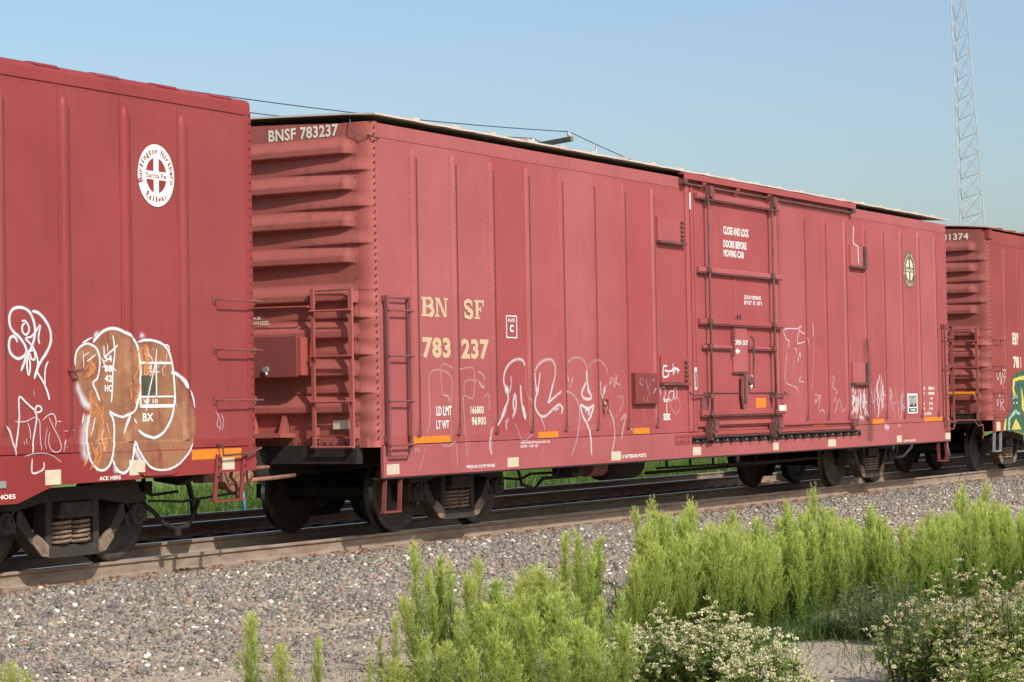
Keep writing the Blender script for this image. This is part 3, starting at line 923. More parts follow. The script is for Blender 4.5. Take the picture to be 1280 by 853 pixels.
def make_ground():
    xs = np.r_[-900, -300, -120, -60, np.arange(-30, 60, 0.5), np.arange(60, 140, 8), 200, 400, 900]
    ys = np.r_[-400, -200, -80, -40, -30, -25, np.arange(-20, -9, 1.0), np.arange(-9, 9, 0.25), 9, 10, 11, 12, 14, 17, 22, 30, 45, 60, 90, 150, 300, 600, 900]
    X, Y = np.meshgrid(xs, ys)
    Z = gz(X, Y)
    V = np.stack([X, Y, Z], -1).reshape(-1, 3)
    nx = len(xs)
    j, i = np.meshgrid(np.arange(len(ys) - 1), np.arange(nx - 1), indexing='ij')
    a = (j * nx + i).ravel()
    F = np.stack([a, a + 1, a + nx + 1, a + nx], 1)
    structure(np_mesh('ground', V, F, 'dirt_ground', smooth=True))
    for name, mat, y0, y1, x0, x1, dz in (('track_bed', 'shaded_oily_bed', 0.86, 7.4, -40, 90, 0.005), ('field', 'field_green', 9.0, 600, -600, 800, 0.006)):  # bed: oily dark sheet with the deep shade under the train painted in
        ys2 = np.r_[y0, ys[(ys > y0 + 0.01) & (ys < y1 - 0.01)], y1]
        xs2 = np.r_[x0, xs[(xs > x0) & (xs < x1)], x1]
        X, Y = np.meshgrid(xs2, ys2)
        V = np.stack([X, Y, np.interp(Y, GZ_Y, GZ_Z) + dz], -1).reshape(-1, 3)
        nx = len(xs2)
        j, i = np.meshgrid(np.arange(len(ys2) - 1), np.arange(nx - 1), indexing='ij')
        a = (j * nx + i).ravel()
        structure(np_mesh(name, V, np.stack([a, a + 1, a + nx + 1, a + nx], 1), mat, smooth=True))


make_ground()

ICO_V = np.array([(-1, 1.618, 0), (1, 1.618, 0), (-1, -1.618, 0), (1, -1.618, 0), (0, -1, 1.618), (0, 1, 1.618), (0, -1, -1.618), (0, 1, -1.618), (1.618, 0, -1), (1.618, 0, 1), (-1.618, 0, -1), (-1.618, 0, 1)]) / 1.902
ICO_F = np.array([(0, 11, 5), (0, 5, 1), (0, 1, 7), (0, 7, 10), (0, 10, 11), (1, 5, 9), (5, 11, 4), (11, 10, 2), (10, 7, 6), (7, 1, 8), (3, 9, 4), (3, 4, 2), (3, 2, 6), (3, 6, 8), (3, 8, 9), (4, 9, 5), (2, 4, 11), (6, 2, 10), (8, 6, 7), (9, 8, 1)])
OCT_V = np.array([(1, 0, 0), (-1, 0, 0), (0, 1, 0), (0, -1, 0), (0, 0, 1), (0, 0, -1.0)])
OCT_F = np.array([(0, 2, 4), (2, 1, 4), (1, 3, 4), (3, 0, 4), (2, 0, 5), (1, 2, 5), (3, 1, 5), (0, 3, 5)])


def rand_rot(n):
    q = NP.normal(size=(n, 4))
    q /= np.linalg.norm(q, axis=1)[:, None]
    w, x, y, z = q.T
    return np.stack([np.stack([1 - 2 * (y * y + z * z), 2 * (x * y - z * w), 2 * (x * z + y * w)], -1),
                     np.stack([2 * (x * y + z * w), 1 - 2 * (x * x + z * z), 2 * (y * z - x * w)], -1),
                     np.stack([2 * (x * z - y * w), 2 * (y * z + x * w), 1 - 2 * (x * x + y * y)], -1)], 1)


PAL = np.array([(0.25, 0.22, 0.18), (0.31, 0.255, 0.20), (0.19, 0.17, 0.15), (0.35, 0.26, 0.21), (0.125, 0.11, 0.10), (0.24, 0.235, 0.19), (0.42, 0.365, 0.29), (0.76, 0.72, 0.64), (0.30, 0.18, 0.13), (0.21, 0.20, 0.205)])
PALW = np.array([.2, .16, .15, .09, .10, .13, .08, .028, .02, .03])


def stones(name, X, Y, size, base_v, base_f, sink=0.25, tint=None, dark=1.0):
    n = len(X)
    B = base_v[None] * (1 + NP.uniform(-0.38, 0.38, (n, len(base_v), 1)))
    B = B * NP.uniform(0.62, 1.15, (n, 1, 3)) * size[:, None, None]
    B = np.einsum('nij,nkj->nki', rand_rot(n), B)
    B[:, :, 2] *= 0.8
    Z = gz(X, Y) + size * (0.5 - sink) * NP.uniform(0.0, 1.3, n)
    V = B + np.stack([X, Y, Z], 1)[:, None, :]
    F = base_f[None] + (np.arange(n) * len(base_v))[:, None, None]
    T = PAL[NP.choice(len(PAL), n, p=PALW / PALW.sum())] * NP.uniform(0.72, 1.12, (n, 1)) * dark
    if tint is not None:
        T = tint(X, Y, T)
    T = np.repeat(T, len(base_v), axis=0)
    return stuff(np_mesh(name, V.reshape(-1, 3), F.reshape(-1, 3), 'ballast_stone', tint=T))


def rusty(X, Y, T):
    k = np.clip(1.25 - np.abs(Y - 0.66) / 0.22, 0, 1)[:, None] * NP.uniform(0.1, 1, (len(X), 1)) * (0.55 + 0.45 * np.sin(2.1 * X + np.sin(5.3 * X)))[:, None]
    return T * (1 - k) + np.array((0.25, 0.12, 0.07)) * k


def scatter(n, x0, x1, y0, y1, keep=None):
    X = NP.uniform(x0, x1, n)
    Y = NP.uniform(y0, y1, n)
    if keep is not None:
        m = NP.uniform(size=n) < keep(X, Y)
        X, Y = X[m], Y[m]
    return X, Y


# near shoulder of the ballast
X, Y = scatter(66000, -9.5, 8, -4.6, 0.76, lambda x, y: np.clip((y + 4.4) / 1.9, 0.03, 1))
sz = (0.012 + 0.024 * NP.uniform(0, 1, len(X)) ** 1.6) * np.where(NP.uniform(size=len(X)) < 0.08, 1.35, 1.0) * np.clip(1.0 + 0.16 * (Y + 1.6), 0.55, 1.0)
o = stones('ballast_stones', X, Y, sz, ICO_V, ICO_F, tint=rusty)
o['label'] = 'loose grey and pink crushed stone beside the near rail'
X, Y = scatter(42000, 8, 48, -3.2, 0.76, lambda x, y: np.clip((y + 3.2) / 1.2, 0.05, 1) * np.clip(1.35 - (x - 8) / 50, 0.3, 1))
sz = NP.uniform(0.018, 0.038, len(X)) * np.clip(1.0 + 0.16 * (Y + 1.6), 0.6, 1.0)
o = stones('ballast_stones', X, Y, sz, OCT_V, OCT_F, tint=rusty)
o['label'] = 'loose crushed stone beside the rail farther along the track'
# rusty flakes and crumbs lying along the foot of the near rail
X, Y = scatter(9000, -9.5, 40, 0.55, 0.78)
m = NP.uniform(size=len(X)) < 0.5 + 0.5 * np.sin(1.7 * X + 2 * np.sin(3.1 * X))
o = stones('rust_flakes', X[m], Y[m], NP.uniform(0.006, 0.018, int(m.sum())), OCT_V, OCT_F, sink=0.1, tint=lambda x, y, t: np.array((0.26, 0.115, 0.06)) * NP.uniform(0.5, 1.3, (len(x), 1)))
o['label'] = 'rust flakes and crumbs along the foot of the near rail'
# oily stones between and beyond the rails, the train's shade darkened into their colour
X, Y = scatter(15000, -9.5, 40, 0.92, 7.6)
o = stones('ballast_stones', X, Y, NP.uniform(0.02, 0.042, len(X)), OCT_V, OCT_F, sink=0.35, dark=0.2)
o['label'] = 'oily crushed stone with painted-in shade under the train and round the far track'
# fine pale gravel and a few stones on the dirt in front
X, Y = scatter(34000, -9.2, 3, -9.6, -2.4)
o = stones('loose_gravel', X, Y, NP.uniform(0.004, 0.011, len(X)) * np.where(NP.uniform(size=len(X)) < 0.03, 2.2, 1), OCT_V, OCT_F, sink=0.3)
o['label'] = 'fine pale gravel scattered on the dirt in front of the ballast'

RAIL_PROF = [(-.07, -.172), (.07, -.172), (.07, -.160), (.022, -.146), (.009, -.130), (.009, -.052), (.022, -.040), (.036, -.030), (.036, -.008), (.030, -.0015),
             (-.030, -.0015), (-.036, -.008), (-.036, -.030), (-.022, -.040), (-.009, -.052), (-.009, -.130), (-.022, -.146), (-.07, -.160)]
TOP_PROF = [(-.026, -.0012), (.026, -.0012), (.024, 0.0), (-.024, 0.0)]


def make_track(yc, x0, x1, label):
    root = thing('railroad_track', label, 'railway track', ((x0 + x1) / 2, yc, -0.2))
    for s in (-1, 1):
        y = yc + s * 0.7525
        r = MB().prism_x([(y + a, b) for a, b in RAIL_PROF], x0, x1).build('rail', 'rail_steel', root)
        MB().prism_x([(y + a, b) for a, b in TOP_PROF], x0, x1).build('running_surface', 'rail_top', r)
    tie_me = MB().box(-0.115, 0.115, -1.3, 1.3, -0.17, 0.0)
    proto = None
    n = int((x1 - x0) / 0.52)
    for i in range(n):
        x = x0 + 0.3 + i * 0.52
        if x < -10 or x > 44:
            continue
        loc = Vector((x + RNG.uniform(-.03, .03), yc + RNG.uniform(-.04, .04), -0.186)) - ORG[root.name]
        if proto is None:
            me = bpy.data.meshes.new('tie')
            me.from_pydata(tie_me.v, [], tie_me.f)
            me.materials.append(MATS['tie_wood'])
            proto = bpy.data.objects.new('tie', me)
            COL.objects.link(proto)
            proto.parent = root
            proto.location = loc
            for s in (-1, 1):
                p = MB().box(-0.09, 0.09, s * 0.7525 - 0.17, s * 0.7525 + 0.17, 0.001, 0.016)
                for dx, dy in ((-.05, -.085), (.05, -.085), (.03, .085)):
                    p.box(dx - .016, dx + .016, s * 0.7525 + dy - .02, s * 0.7525 + dy + .02, 0.016, 0.046)
                q = p.build('tie_plate', 'rust_steel')
                q.parent = proto
        else:
            c = proto.copy()
            COL.objects.link(c)
            c.location = loc
            c.rotation_euler = (0, 0, RNG.uniform(-.02, .02))
            for ch in proto.children:
                d = ch.copy()
                COL.objects.link(d)
                d.parent = c
    return root


make_track(YC, -40, 90, 'near railway track carrying the red boxcars, rusty rails on dark ties')
make_track(YC2, -40, 90, 'empty far railway track in shade seen under the boxcars')


# ------------------------------------------------------------------ trucks (wheel sets under the cars)
def make_truck_proto():
    """origin at the truck centre on the rail top; X along the track; car centre line Y 0"""
    b = MB()
    b.box(-0.2, 0.2, -1.0, 1.0, 0.42, 0.62)                       # bolster
    b.box(-0.16, 0.16, -0.16, 0.16, 0.62, 0.72)                   # centre plate
    for x in (-0.889, 0.889):
        b.tube([(x, -1.06, 0.457), (x, 1.06, 0.457)], 0.075, 12)   # axle
    for s in (-1, 1):                                             # brake beams
        b.box(s * 0.36 - 0.05, s * 0.36 + 0.05, -0.72, 0.72, 0.33, 0.43)
    t = b.build('truck', 'truck_steel')
    ORG[t.name] = Vector((0, 0, 0))
    for x in (-0.889, 0.889):
        for s in (-1, 1):
            yo = s * 0.80                                          # outer rim face
            w = MB()
            prof = [(0.10, yo - s * 0.02), (0.115, yo + s * 0.03), (0.16, yo + s * 0.01), (0.22, yo - s * 0.035), (0.33, yo - s * 0.045), (0.37, yo - s * 0.02), (0.385, yo + s * 0.0),
                    (0.448, yo), (0.456, yo - s * 0.012), (0.459, yo - s * 0.07), (0.462, yo - s * 0.088), (0.484, yo - s * 0.103), (0.486, yo - s * 0.118), (0.470, yo - s * 0.132),
                    (0.385, yo - s * 0.135), (0.36, yo - s * 0.10), (0.2, yo - s * 0.09), (0.10, yo - s * 0.13)]
            w.lathe_y(x, 0.457, prof, 40)
            wo = w.build('wheel', 'wheel_steel', t, smooth=True)
            tr = MB()
            tr.lathe_y(x, 0.457, [(0.4575, yo - s * 0.012), (0.4605, yo - s * 0.07)], 40)
            tr.build('tread', 'wheel_tread', t).parent = t
            tr = None
            brg = MB()
            brg.lathe_y(x, 0.457, [(0.0, yo + s * 0.345), (0.055, yo + s * 0.345), (0.06, yo + s * 0.325), (0.098, yo + s * 0.32), (0.105, yo + s * 0.30), (0.105, yo + s * 0.13), (0.09, yo + s * 0.1)], 20)
            for k in range(3):
                a = 2 * math.pi * k / 3 + 0.5
                brg.tube([(x + 0.036 * math.cos(a), yo + s * 0.34, 0.457 + 0.036 * math.sin(a)), (x + 0.036 * math.cos(a), yo + s * 0.36, 0.457 + 0.036 * math.sin(a))], 0.013, 6)
            brg.build('bearing', 'truck_steel', t, smooth=False)
    for s in (-1, 1):
        y0, y1 = (s * 0.93, s * 1.08) if s > 0 else (-1.08, -0.93)
        f = MB()
        half = lambda P: ([(x, z) for x, z in P], [(-x, z) for x, z in reversed(P)])
        pieces = [
            [(-0.40, 0.62), (0.40, 0.62), (0.36, 0.74), (-0.36, 0.74)],                    # top chord
            [(-0.34, 0.13), (0.34, 0.13), (0.42, 0.22), (-0.42, 0.22)],                    # spring seat
        ]
        for P in pieces:
            f.prism_y(P, y0, y1)
        for P in ([(0.36, 0.74), (0.40, 0.62), (0.72, 0.56), (1.03, 0.56), (1.03, 0.65), (0.86, 0.68)],   # arch to journal
                  [(0.34, 0.13), (0.42, 0.13), (0.79, 0.50), (0.74, 0.565), (0.66, 0.555), (0.42, 0.22)],                # tension member
                  [(0.285, 0.225), (0.36, 0.225), (0.355, 0.62), (0.27, 0.62)],                            # column
                  [(0.74, 0.36), (0.79, 0.36), (0.785, 0.56), (0.72, 0.56)],
                  [(0.99, 0.38), (1.05, 0.38), (1.05, 0.555), (0.99, 0.555)]):             # pedestal legs
            A, B = half(P)
            f.prism_y(A, y0, y1)
            f.prism_y(B, y0, y1)
        # stiffening flanges on the outer face
        yo = y0 - 0.025 if s < 0 else y1
        for P in ([(-0.34, 0.115), (0.34, 0.115), (0.34, 0.145), (-0.34, 0.145)], [(-0.37, 0.715), (0.37, 0.715), (0.36, 0.75), (-0.36, 0.75)]):
            f.prism_y(P, yo, yo + 0.025)
        so = f.build('sideframe', 'truck_steel', t)
        # bolster end showing in the window
        e = MB()
        e.prism_y([(-0.22, 0.50), (0.22, 0.50), (0.20, 0.61), (-0.20, 0.61)], min(s * 0.92, s * 1.13), max(s * 0.92, s * 1.13))
        e.prism_y([(-0.26, 0.47), (0.26, 0.47), (0.26, 0.50), (-0.26, 0.50)], min(s * 0.9, s * 1.14), max(s * 0.9, s * 1.14))
        e.build('bolster_end', 'truck_steel', t)
        for kx in (-0.125, 0.125):
            sp = MB()
            pts = []
            for q in range(61):
                a = q / 60 * 5.5 * 2 * math.pi
                pts.append((kx * 1.0 + 0.115 * math.cos(a), s * 1.03 + 0.09 * math.sin(a), 0.225 + q / 60 * 0.235))
            sp.tube(pts, 0.0165, 6)
            sp.tube([(kx, s * 1.02, 0.225), (kx, s * 1.02, 0.43)], 0.045, 8)
            sp.build('spring', 'dusty_steel', t, smooth=True)
        # dusty casting toe where the tension member meets the seat
        for q in (-1, 1):
            c = MB()
            c.prism_y([(q * 0.34, 0.125), (q * 0.43, 0.14), (q * 0.55, 0.26), (q * 0.50, 0.345), (q * 0.42, 0.30), (q * 0.335, 0.228)][::q], s * 1.08 if s > 0 else -1.10, s * 1.10 if s > 0 else -1.08)
            c.build('frame_toe', 'dusty_steel', t)
        for q in (-1, 1):                                         # brake shoes hang by the wheels
            k = MB()
            k.box(q * 0.40 - 0.03, q * 0.40 + 0.03, s * 0.70 - 0.06, s * 0.70 + 0.06, 0.30, 0.55)
            k.build('brake_shoe', 'dusty_steel', t)
    return t


TRUCK = make_truck_proto()
_truck_used = False


def place_truck(root, x):
    global _truck_used
    loc = Vector((x, YC, 0)) - ORG[root.name]
    if not _truck_used:
        _truck_used = True
        TRUCK.parent = root
        TRUCK.location = loc
        return TRUCK
    return copy_tree(TRUCK, root, loc)


# ------------------------------------------------------------------ boxcar details
def rivet_line(mb, p0, p1, pitch, r=0.011, h=0.009, axis='y'):
    a, b = Vector(p0), Vector(p1)
    n = max(1, int((b - a).length / pitch))
    for i in range(n + 1):
        p = a + (b - a) * (i / n)
        (mb.disc if axis == 'y' else mb.disc_x)(p.x, p.y, p.z, r, h, 6)


def panel_grid(x0, x1, z0, z1, y, mat, parent, seed, amp=0.0025, name='side_panel'):
    nx, nz = 6, 18
    mb = MB()
    r = random.Random(seed)
    ph = [r.uniform(0, 6.28) for _ in range(4)]
    for j in range(nz + 1):
        for i in range(nx + 1):
            u, v = i / nx, j / nz
            e = math.sin(math.pi * u) * math.sin(math.pi * v) ** 0.3
            d = amp * e * (math.sin(5 * v * math.pi + ph[0]) + 0.7 * math.sin(9 * v + 4 * u + ph[1]) + 0.4 * math.sin(17 * v + ph[2]))
            mb.v.append((x0 + (x1 - x0) * u, y + d, z0 + (z1 - z0) * v))
    for j in range(nz):
        for i in range(nx):
            a = j * (nx + 1) + i
            mb.f.append((a, a + 1, a + nx + 2, a + nx + 1))
    return mb.build(name, mat, parent, smooth=True)


def rib_mesh(x, z0, z1, mat, parent, w=0.085, d=0.024, rib_shade=0.04):
    """pressed vertical rib with sloping flanks, its ends run out into the sheet"""
    mb = MB()
    zs = [(z0, 0.0), (z0 + 0.10, 0.9), (z0 + 0.15, 1.0), (z1 - 0.12, 1.0), (z1 - 0.05, 0.8), (z1 - 0.015, 0.4), (z1, 0.0)]
    prof = [(-0.5, 0.0), (-0.42, 0.38), (-0.28, 0.75), (-0.08, 0.97), (0.12, 1.0), (0.30, 0.8), (0.43, 0.38), (0.5, 0.0)]
    for z, k in zs:
        ww = w * (0.35 + 0.65 * k)
        for u, h in prof:
            mb.v.append((x + u * ww, 0.001 - d * h * k, z))
    n = len(prof)
    for j in range(len(zs) - 1):
        for i in range(n - 1):
            a = j * n + i
            mb.f.append((a, a + 1, a + n + 1, a + n))
    o = mb.build('rib', mat, parent, smooth=True)
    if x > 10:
        rib_shade *= 1.5
    MB().box(x + w * 0.5, x + w * 0.5 + rib_shade, -0.0025, 0.0, z0 + 0.02, z1 - 0.10).build('rib_shade', 'rib_shade_rust', o)  # dark strip paints in the rib's shaded right edge, plus its rust line
    return o


def side_ladder(root, x0, x1, zr, z0, z1, mat, off=0.065, foot=True):
    lad = MB()
    lad.box(x0 - 0.02, x0 + 0.02, -off - 0.012, -off + 0.012, z0, z1)
    lad.box(x0 - 0.025, x0 - 0.012, -off, 0.0, z1 - 0.06, z1)
    lad.box(x0 - 0.025, x0 - 0.012, -off, 0.0, z0 + 0.1, z0 + 0.16)
    l = lad.build('ladder', mat, root)
    s2 = MB()
    s2.box(x1 - 0.018, x1 + 0.018, -off - 0.012, -off + 0.012, z0, z1)
    s2.box(x1 + 0.010, x1 + 0.024, -off, 0.0, z1 - 0.06, z1)
    s2.box(x1 + 0.010, x1 + 0.024, -off, 0.0, z0 + 0.1, z0 + 0.16)
    s2.build('stile', mat, l)
    for z in zr:
        MB().tube([(x0 - 0.02, -off - 0.02, z), (x1 + 0.04, -off - 0.02, z)], 0.011, 8).build('rung', mat, l)
    MB().tube([(x0, -off + 0.01, z1 - 0.02), (x1, -off + 0.01, z1 - 0.02)], 0.009, 6).build('rung', 'dark_hardware', l)
    if foot:
        MB().tube([(x0 + .01, -off, z0 + 0.02), (x0 + .015, -off, z0 - 0.05), (x1 - .05, -off, z0 - 0.055), (x1 - .01, -off, z0 + 0.02)], 0.012, 6).build('foot_loop', mat, l)
    return l


def grab_side(root, x0, x1, z, mat, y=-0.105, drop=0.0):
    mb = MB()
    mb.tube([(x0, 0.01, z - drop), (x0, y, z - drop), (x1, y, z), (x1, 0.01, z)], 0.0095, 7)
    for x, zz in ((x0, z - drop), (x1, z)):
        mb.box(x - 0.02, x + 0.02, -0.012, 0.0, zz - 0.035, zz + 0.035)
    return mb.build('grab_iron', mat, root)


def stirrup(root, x0, x1, z1, z0, mat, y=0.02, skew=-0.03):
    mb = MB()
    mb.bar((x0, y, z1), (x0 + skew, y - 0.02, z0), 0.05, 0.014)
    mb.bar((x1, y, z1), (x1 + skew, y - 0.02, z0), 0.05, 0.014)
    mb.box(x0 + skew - 0.02, x1 + skew + 0.02, y - 0.045, y + 0.015, z0 - 0.012, z0 + 0.008)
    return mb.build('step', mat, root)


def film(root, x0, x1, z0, z1, mat, y, name='reflector'):
    return MB().box(x0, x1, y - 0.0015, y + 0.0005, z0, z1).build(name, mat, root)


def coupler(root, x_face, sgn, z=0.86, lever=True):
    """sgn +1: points to +X from x_face"""
    X = lambda d: x_face + sgn * d
    mb = MB()
    a, b = sorted((X(-0.7), X(0.62)))
    mb.box(a, b, YC - 0.065, YC + 0.065, z - 0.085, z + 0.085)
    poly = [(X(0.60), YC - 0.10), (X(0.72), YC - 0.22), (X(0.98), YC - 0.24), (X(1.04), YC - 0.12), (X(0.84), YC - 0.05), (X(0.86), YC + 0.10), (X(1.0), YC + 0.16), (X(0.96), YC + 0.25), (X(0.72), YC + 0.2), (X(0.60), YC + 0.10)]
    n = len(poly)
    v = [(x, y, z - 0.15) for x, y in poly] + [(x, y, z + 0.15) for x, y in poly]
    mb.add(v, [tuple(range(n)), tuple(range(n, 2 * n))] + [(i, (i + 1) % n, n + (i + 1) % n, n + i) for i in range(n)])
    c = mb.build('coupler', 'coupler_rust', root)
    k = MB()
    k.tube([(X(0.93), YC - sgn * 0.12, z - 0.14), (X(0.93), YC - sgn * 0.12, z + 0.16)], 0.085, 10)
    k.build('knuckle', 'coupler_rust', c)
    # uncoupling lever
    l = MB()
    if not lever:
        return c
    l.tube([(X(0.12), 0.12, 0.92), (X(0.30), 0.14, 0.90), (X(0.34), 0.2, 1.0), (X(0.34), 1.1, 1.0), (X(0.6), YC - 0.1, 1.06), (X(0.86), YC - 0.05, 1.04)], 0.012, 6)
    l.tube([(X(0.12), 0.12, 0.92), (X(0.11), 0.11, 0.74), (X(0.17), 0.11, 0.66)], 0.012, 6)
    l.build('uncoupling_lever', 'hardware_paint', root)
    # brake hose
    h = MB()
    h.tube([(X(0.45), YC - 0.3, 0.82), (X(0.62), YC - 0.32, 0.72), (X(0.72), YC - 0.3, 0.52), (X(0.86), YC - 0.2, 0.36), (X(1.02), YC - 0.1, 0.33)], 0.03, 8)
    h.build('brake_hose', 'rubber_hose', root, smooth=True)
    return c


def underframe(root, x0, x1, zb, trucks):
    m = 'underframe_black'
    mb = MB()
    mb.box(x0 + 0.05, x1 - 0.05, 0.06, 3.14, zb + 0.34, zb + 0.40)          # floor pan
    for xt in trucks:
        MB().prism_x([(0.1, 1.0), (3.1, 1.0), (3.1, zb + 0.06), (2.0, 0.73), (1.2, 0.73), (0.1, zb + 0.06)], xt - 0.45, xt + 0.45).build('body_bolster', m, root)
    u = mb.build('floor_pan', m, root)
    MB().box(x0 - 0.25, x1 + 0.25, YC - 0.2, YC + 0.2, zb + 0.02, zb + 0.33).build('centre_sill', m, root)
    n = 9
    for i in range(n):
        x = x0 + 0.9 + (x1 - x0 - 1.8) * i / (n - 1)
        MB().prism_x([(0.05, zb + 0.30), (3.15, zb + 0.30), (3.15, zb + 0.2), (2.2, zb + 0.06), (1.0, zb + 0.06), (0.05, zb + 0.2)], x - 0.05, x + 0.05).build('crossbearer', m, root)
    for xb in (x0 - 0.02, x1 + 0.02):
        MB().box(xb - 0.06, xb + 0.06, 0.2, 3.0, zb + 0.16, zb + 0.36).build('end_sill', m, root)
    xm = (x0 + x1) / 2
    # air reservoir, brake cylinder, control valve, rods and pipes
    MB().tube([(xm - 2.3, 0.95, 0.62), (xm - 2.25, 0.95, 0.62), (xm - 1.35, 0.95, 0.62), (xm - 1.3, 0.95, 0.62)], [0.12, 0.23, 0.23, 0.12], 16).build('air_reservoir', m, root, smooth=True)
    MB().tube([(xm - 3.4, 0.55, 0.62), (xm - 3.0, 0.55, 0.62)], 0.14, 14).build('brake_cylinder', 'hardware_paint', root)
    v = MB()
    v.box(xm - 3.9, xm - 3.6, 0.45, 0.75, 0.5, 0.78)
    v.box(xm - 3.86, xm - 3.72, 0.38, 0.45, 0.55, 0.7)
    v.build('control_valve', 'truck_steel', root)
    p = MB()
    p.tube([(x0 + 3.6, 0.75, 0.55), (x0 + 4.2, 0.7, 0.5), (x0 + 4.5, 0.72, 0.56), (xm - 3.9, 0.6, 0.56)], 0.018, 6)
    p.tube([(x0 + 3.8, 0.5, 0.68), (x0 + 3.9, 0.5, 0.45), (x0 + 4.3, 0.55, 0.38), (x0 + 4.6, 0.6, 0.5), (xm - 3.5, 0.62, 0.5)], 0.022, 6)
    p.tube([(xm - 1.2, 0.62, 0.52), (xm + 2.0, 0.62, 0.50), (x1 - 4.0, 0.7, 0.50)], 0.02, 6)
    p.tube([(xm - 0.8, 1.0, 0.44), (xm + 1.5, 1.0, 0.44), (x1 - 3.6, 1.2, 0.46)], 0.026, 6)
    for q in range(6):
        x = xm - 0.9 + q * 0.75
        p.bar((x, 0.62, 0.50), (x, 0.62, 0.95), 0.03, 0.02)
    p.bar((x0 + 4.9, 0.4, 0.8), (x0 + 4.7, 0.5, 0.52), 0.04, 0.03)
    p.build('brake_rigging', m, root)


def end_profile(y, z):
    """pressed-end relief: deep ribs that taper towards the corners, short darts between"""
    d = 0.0
    for z0 in (4.165, 3.775, 3.375, 2.985, 2.575, 2.175, 1.765, 1.365):
        t = z - z0
        top = 4.34 if z0 > 4.1 else z0 + 0.30
        yy = min(y, 3.2 - y)
        k = min(1.0, max(0.0, (yy - 0.19) / 0.17))
        k = k * k * (3 - 2 * k)
        amp = (0.054 + 0.034 * min(1, yy / 1.3)) * k
        if -0.02 <= t <= 0.21:
            if t < 0.02:
                s = (t + 0.02) / 0.04
            elif t < 0.07:
                s = 1.0
            else:
                s = 1 - ((t - 0.07) / 0.14)
            s = max(0.0, min(1.0, s))
            d += amp * s * s * (3 - 2 * s)
        # dart
        t2 = z - (z0 - 0.185)
        ks = max(0.0, 1 - max(0.0, (yy - 0.35)) / 0.95) * min(1.0, max(0.0, (yy - 0.01) / 0.16))
        if z0 not in (2.985, 1.365) and -0.015 <= t2 <= 0.16:
            s = (t2 + 0.015) / 0.03 if t2 < 0.015 else 1 - (t2 - 0.015) / 0.145
            s = max(0.0, min(1.0, s))
            d += 0.036 * ks * s * s * (3 - 2 * s)
    return d


def end_bump_corner(z):
    return 0.006 * math.cos((z - 2.575) / 0.2 * 2 * math.pi) if z < 2.7 else (0.004 * math.cos((z - 2.985) / 0.39 * 2 * math.pi) if z < 4.25 else 0)


def corrugated_end(root, X0, zb, zt, mat, sgn=1):
    """pressed steel end wrapping both corners; sgn +1 looks to -X"""
    r = 0.085
    path = []                                    # (dx inward, y, nx, ny, fade)
    ry = 0.20
    path.append((0.11, 0.0, 0, -1, 0))
    for k in range(10):
        a = math.pi / 2 * k / 9
        path.append((r - r * math.sin(a), ry - ry * math.cos(a), -math.sin(a), -math.cos(a), 1))
    for y in np.r_[np.arange(0.23, 0.6, 0.03), np.arange(0.6, 2.6, 0.1), np.arange(2.6, 3.1, 0.03)]:
        path.append((0.0, float(y), -1, 0, 2))
    path.append((r, 3.2, 0, 1, 0))
    zs = np.arange(zb, zt + 0.001, 0.01)
    mb = MB()
    for z in zs:
        for dx, y, nx_, ny_, fl in path:
            d = end_profile(y, float(z)) if fl == 2 else (end_bump_corner(float(z)) + end_profile(y, float(z)) if fl == 1 else 0)
            mb.v.append((X0 + sgn * (dx + nx_ * d), y + ny_ * d, float(z)))
    n = len(path)
    for j in range(len(zs) - 1):
        for i in range(n - 1):
            a = j * n + i
            q = (a, a + n, a + n + 1, a + 1)
            mb.f.append(q if sgn > 0 else q[::-1])
    return mb.build('corrugated_end', mat, root)
RIB0, RIBS = 0.8085, 0.8253


def plain_far_side(root, x0, x1, z0, z1, mat):
    MB().box(x0, x1, 3.17, 3.2, z0, z1).build('far_side', mat, root)


def roof(root, x0, x1, ze, zr, mat, over, style):
    """low-pitched roof sheet with raised caps over the joints"""
    mb = MB()
    n = 8
    prof = []
    for i in range(n + 1):
        y = -over + (3.2 + 2 * over) * i / n
        prof.append((y, ze + (zr - ze) * (1 - abs(y - 1.6) / (1.6 + over)) ** 0.8))
    xs = np.arange(x0, x1 + 0.001, (x1 - x0) / 90)
    r = random.Random(3)
    for x in xs:
        w = r.uniform(-0.004, 0.004)
        for k, (y, z) in enumerate(prof):
            mb.v.append((x, y, z + (w if k in (0, n) else 0)))
        for k, (y, z) in reversed(list(enumerate(prof))):
            mb.v.append((x, y, z - 0.02 + (w if k in (0, n) else 0)))
    m = 2 * n + 2
    for j in range(len(xs) - 1):
        for i in range(m - 1):
            a = j * m + i
            mb.f.append((a, a + m, a + m + 1, a + 1))
        a = j * m
        mb.f.append((a + m - 1, a + 2 * m - 1, a + m, a))
    e = (len(xs) - 1) * m
    for k in range(n):
        mb.f.append((k, k + 1, m - 2 - k, m - 1 - k))
        mb.f.append((e + k, e + m - 1 - k, e + m - 2 - k, e + k + 1))
    ro = mb.build('roof', mat, root)
    k = int((x1 - x0) / 0.83)
    for i in range(1, k + 1):
        x = x0 + (x1 - x0) * i / (k + 1)
        s = MB()
        w = 0.09 + 0.08 * ((i * 37) % 5) / 5
        pts = [(y, z + 0.001) for y, z in prof] + [(y, z + 0.024) for y, z in reversed(prof)]
        for q in range(n):
            y0, z0 = prof[q]
            y1, z1 = prof[q + 1]
            s.prism_x([(y0 - 0.001, z0 - 0.001), (y1, z1 - 0.001), (y1, z1 + 0.022), (y0 - 0.001, z0 + 0.022)], x - w / 2, x + w / 2)
        s.build('roof_seam', mat, ro)
    return ro


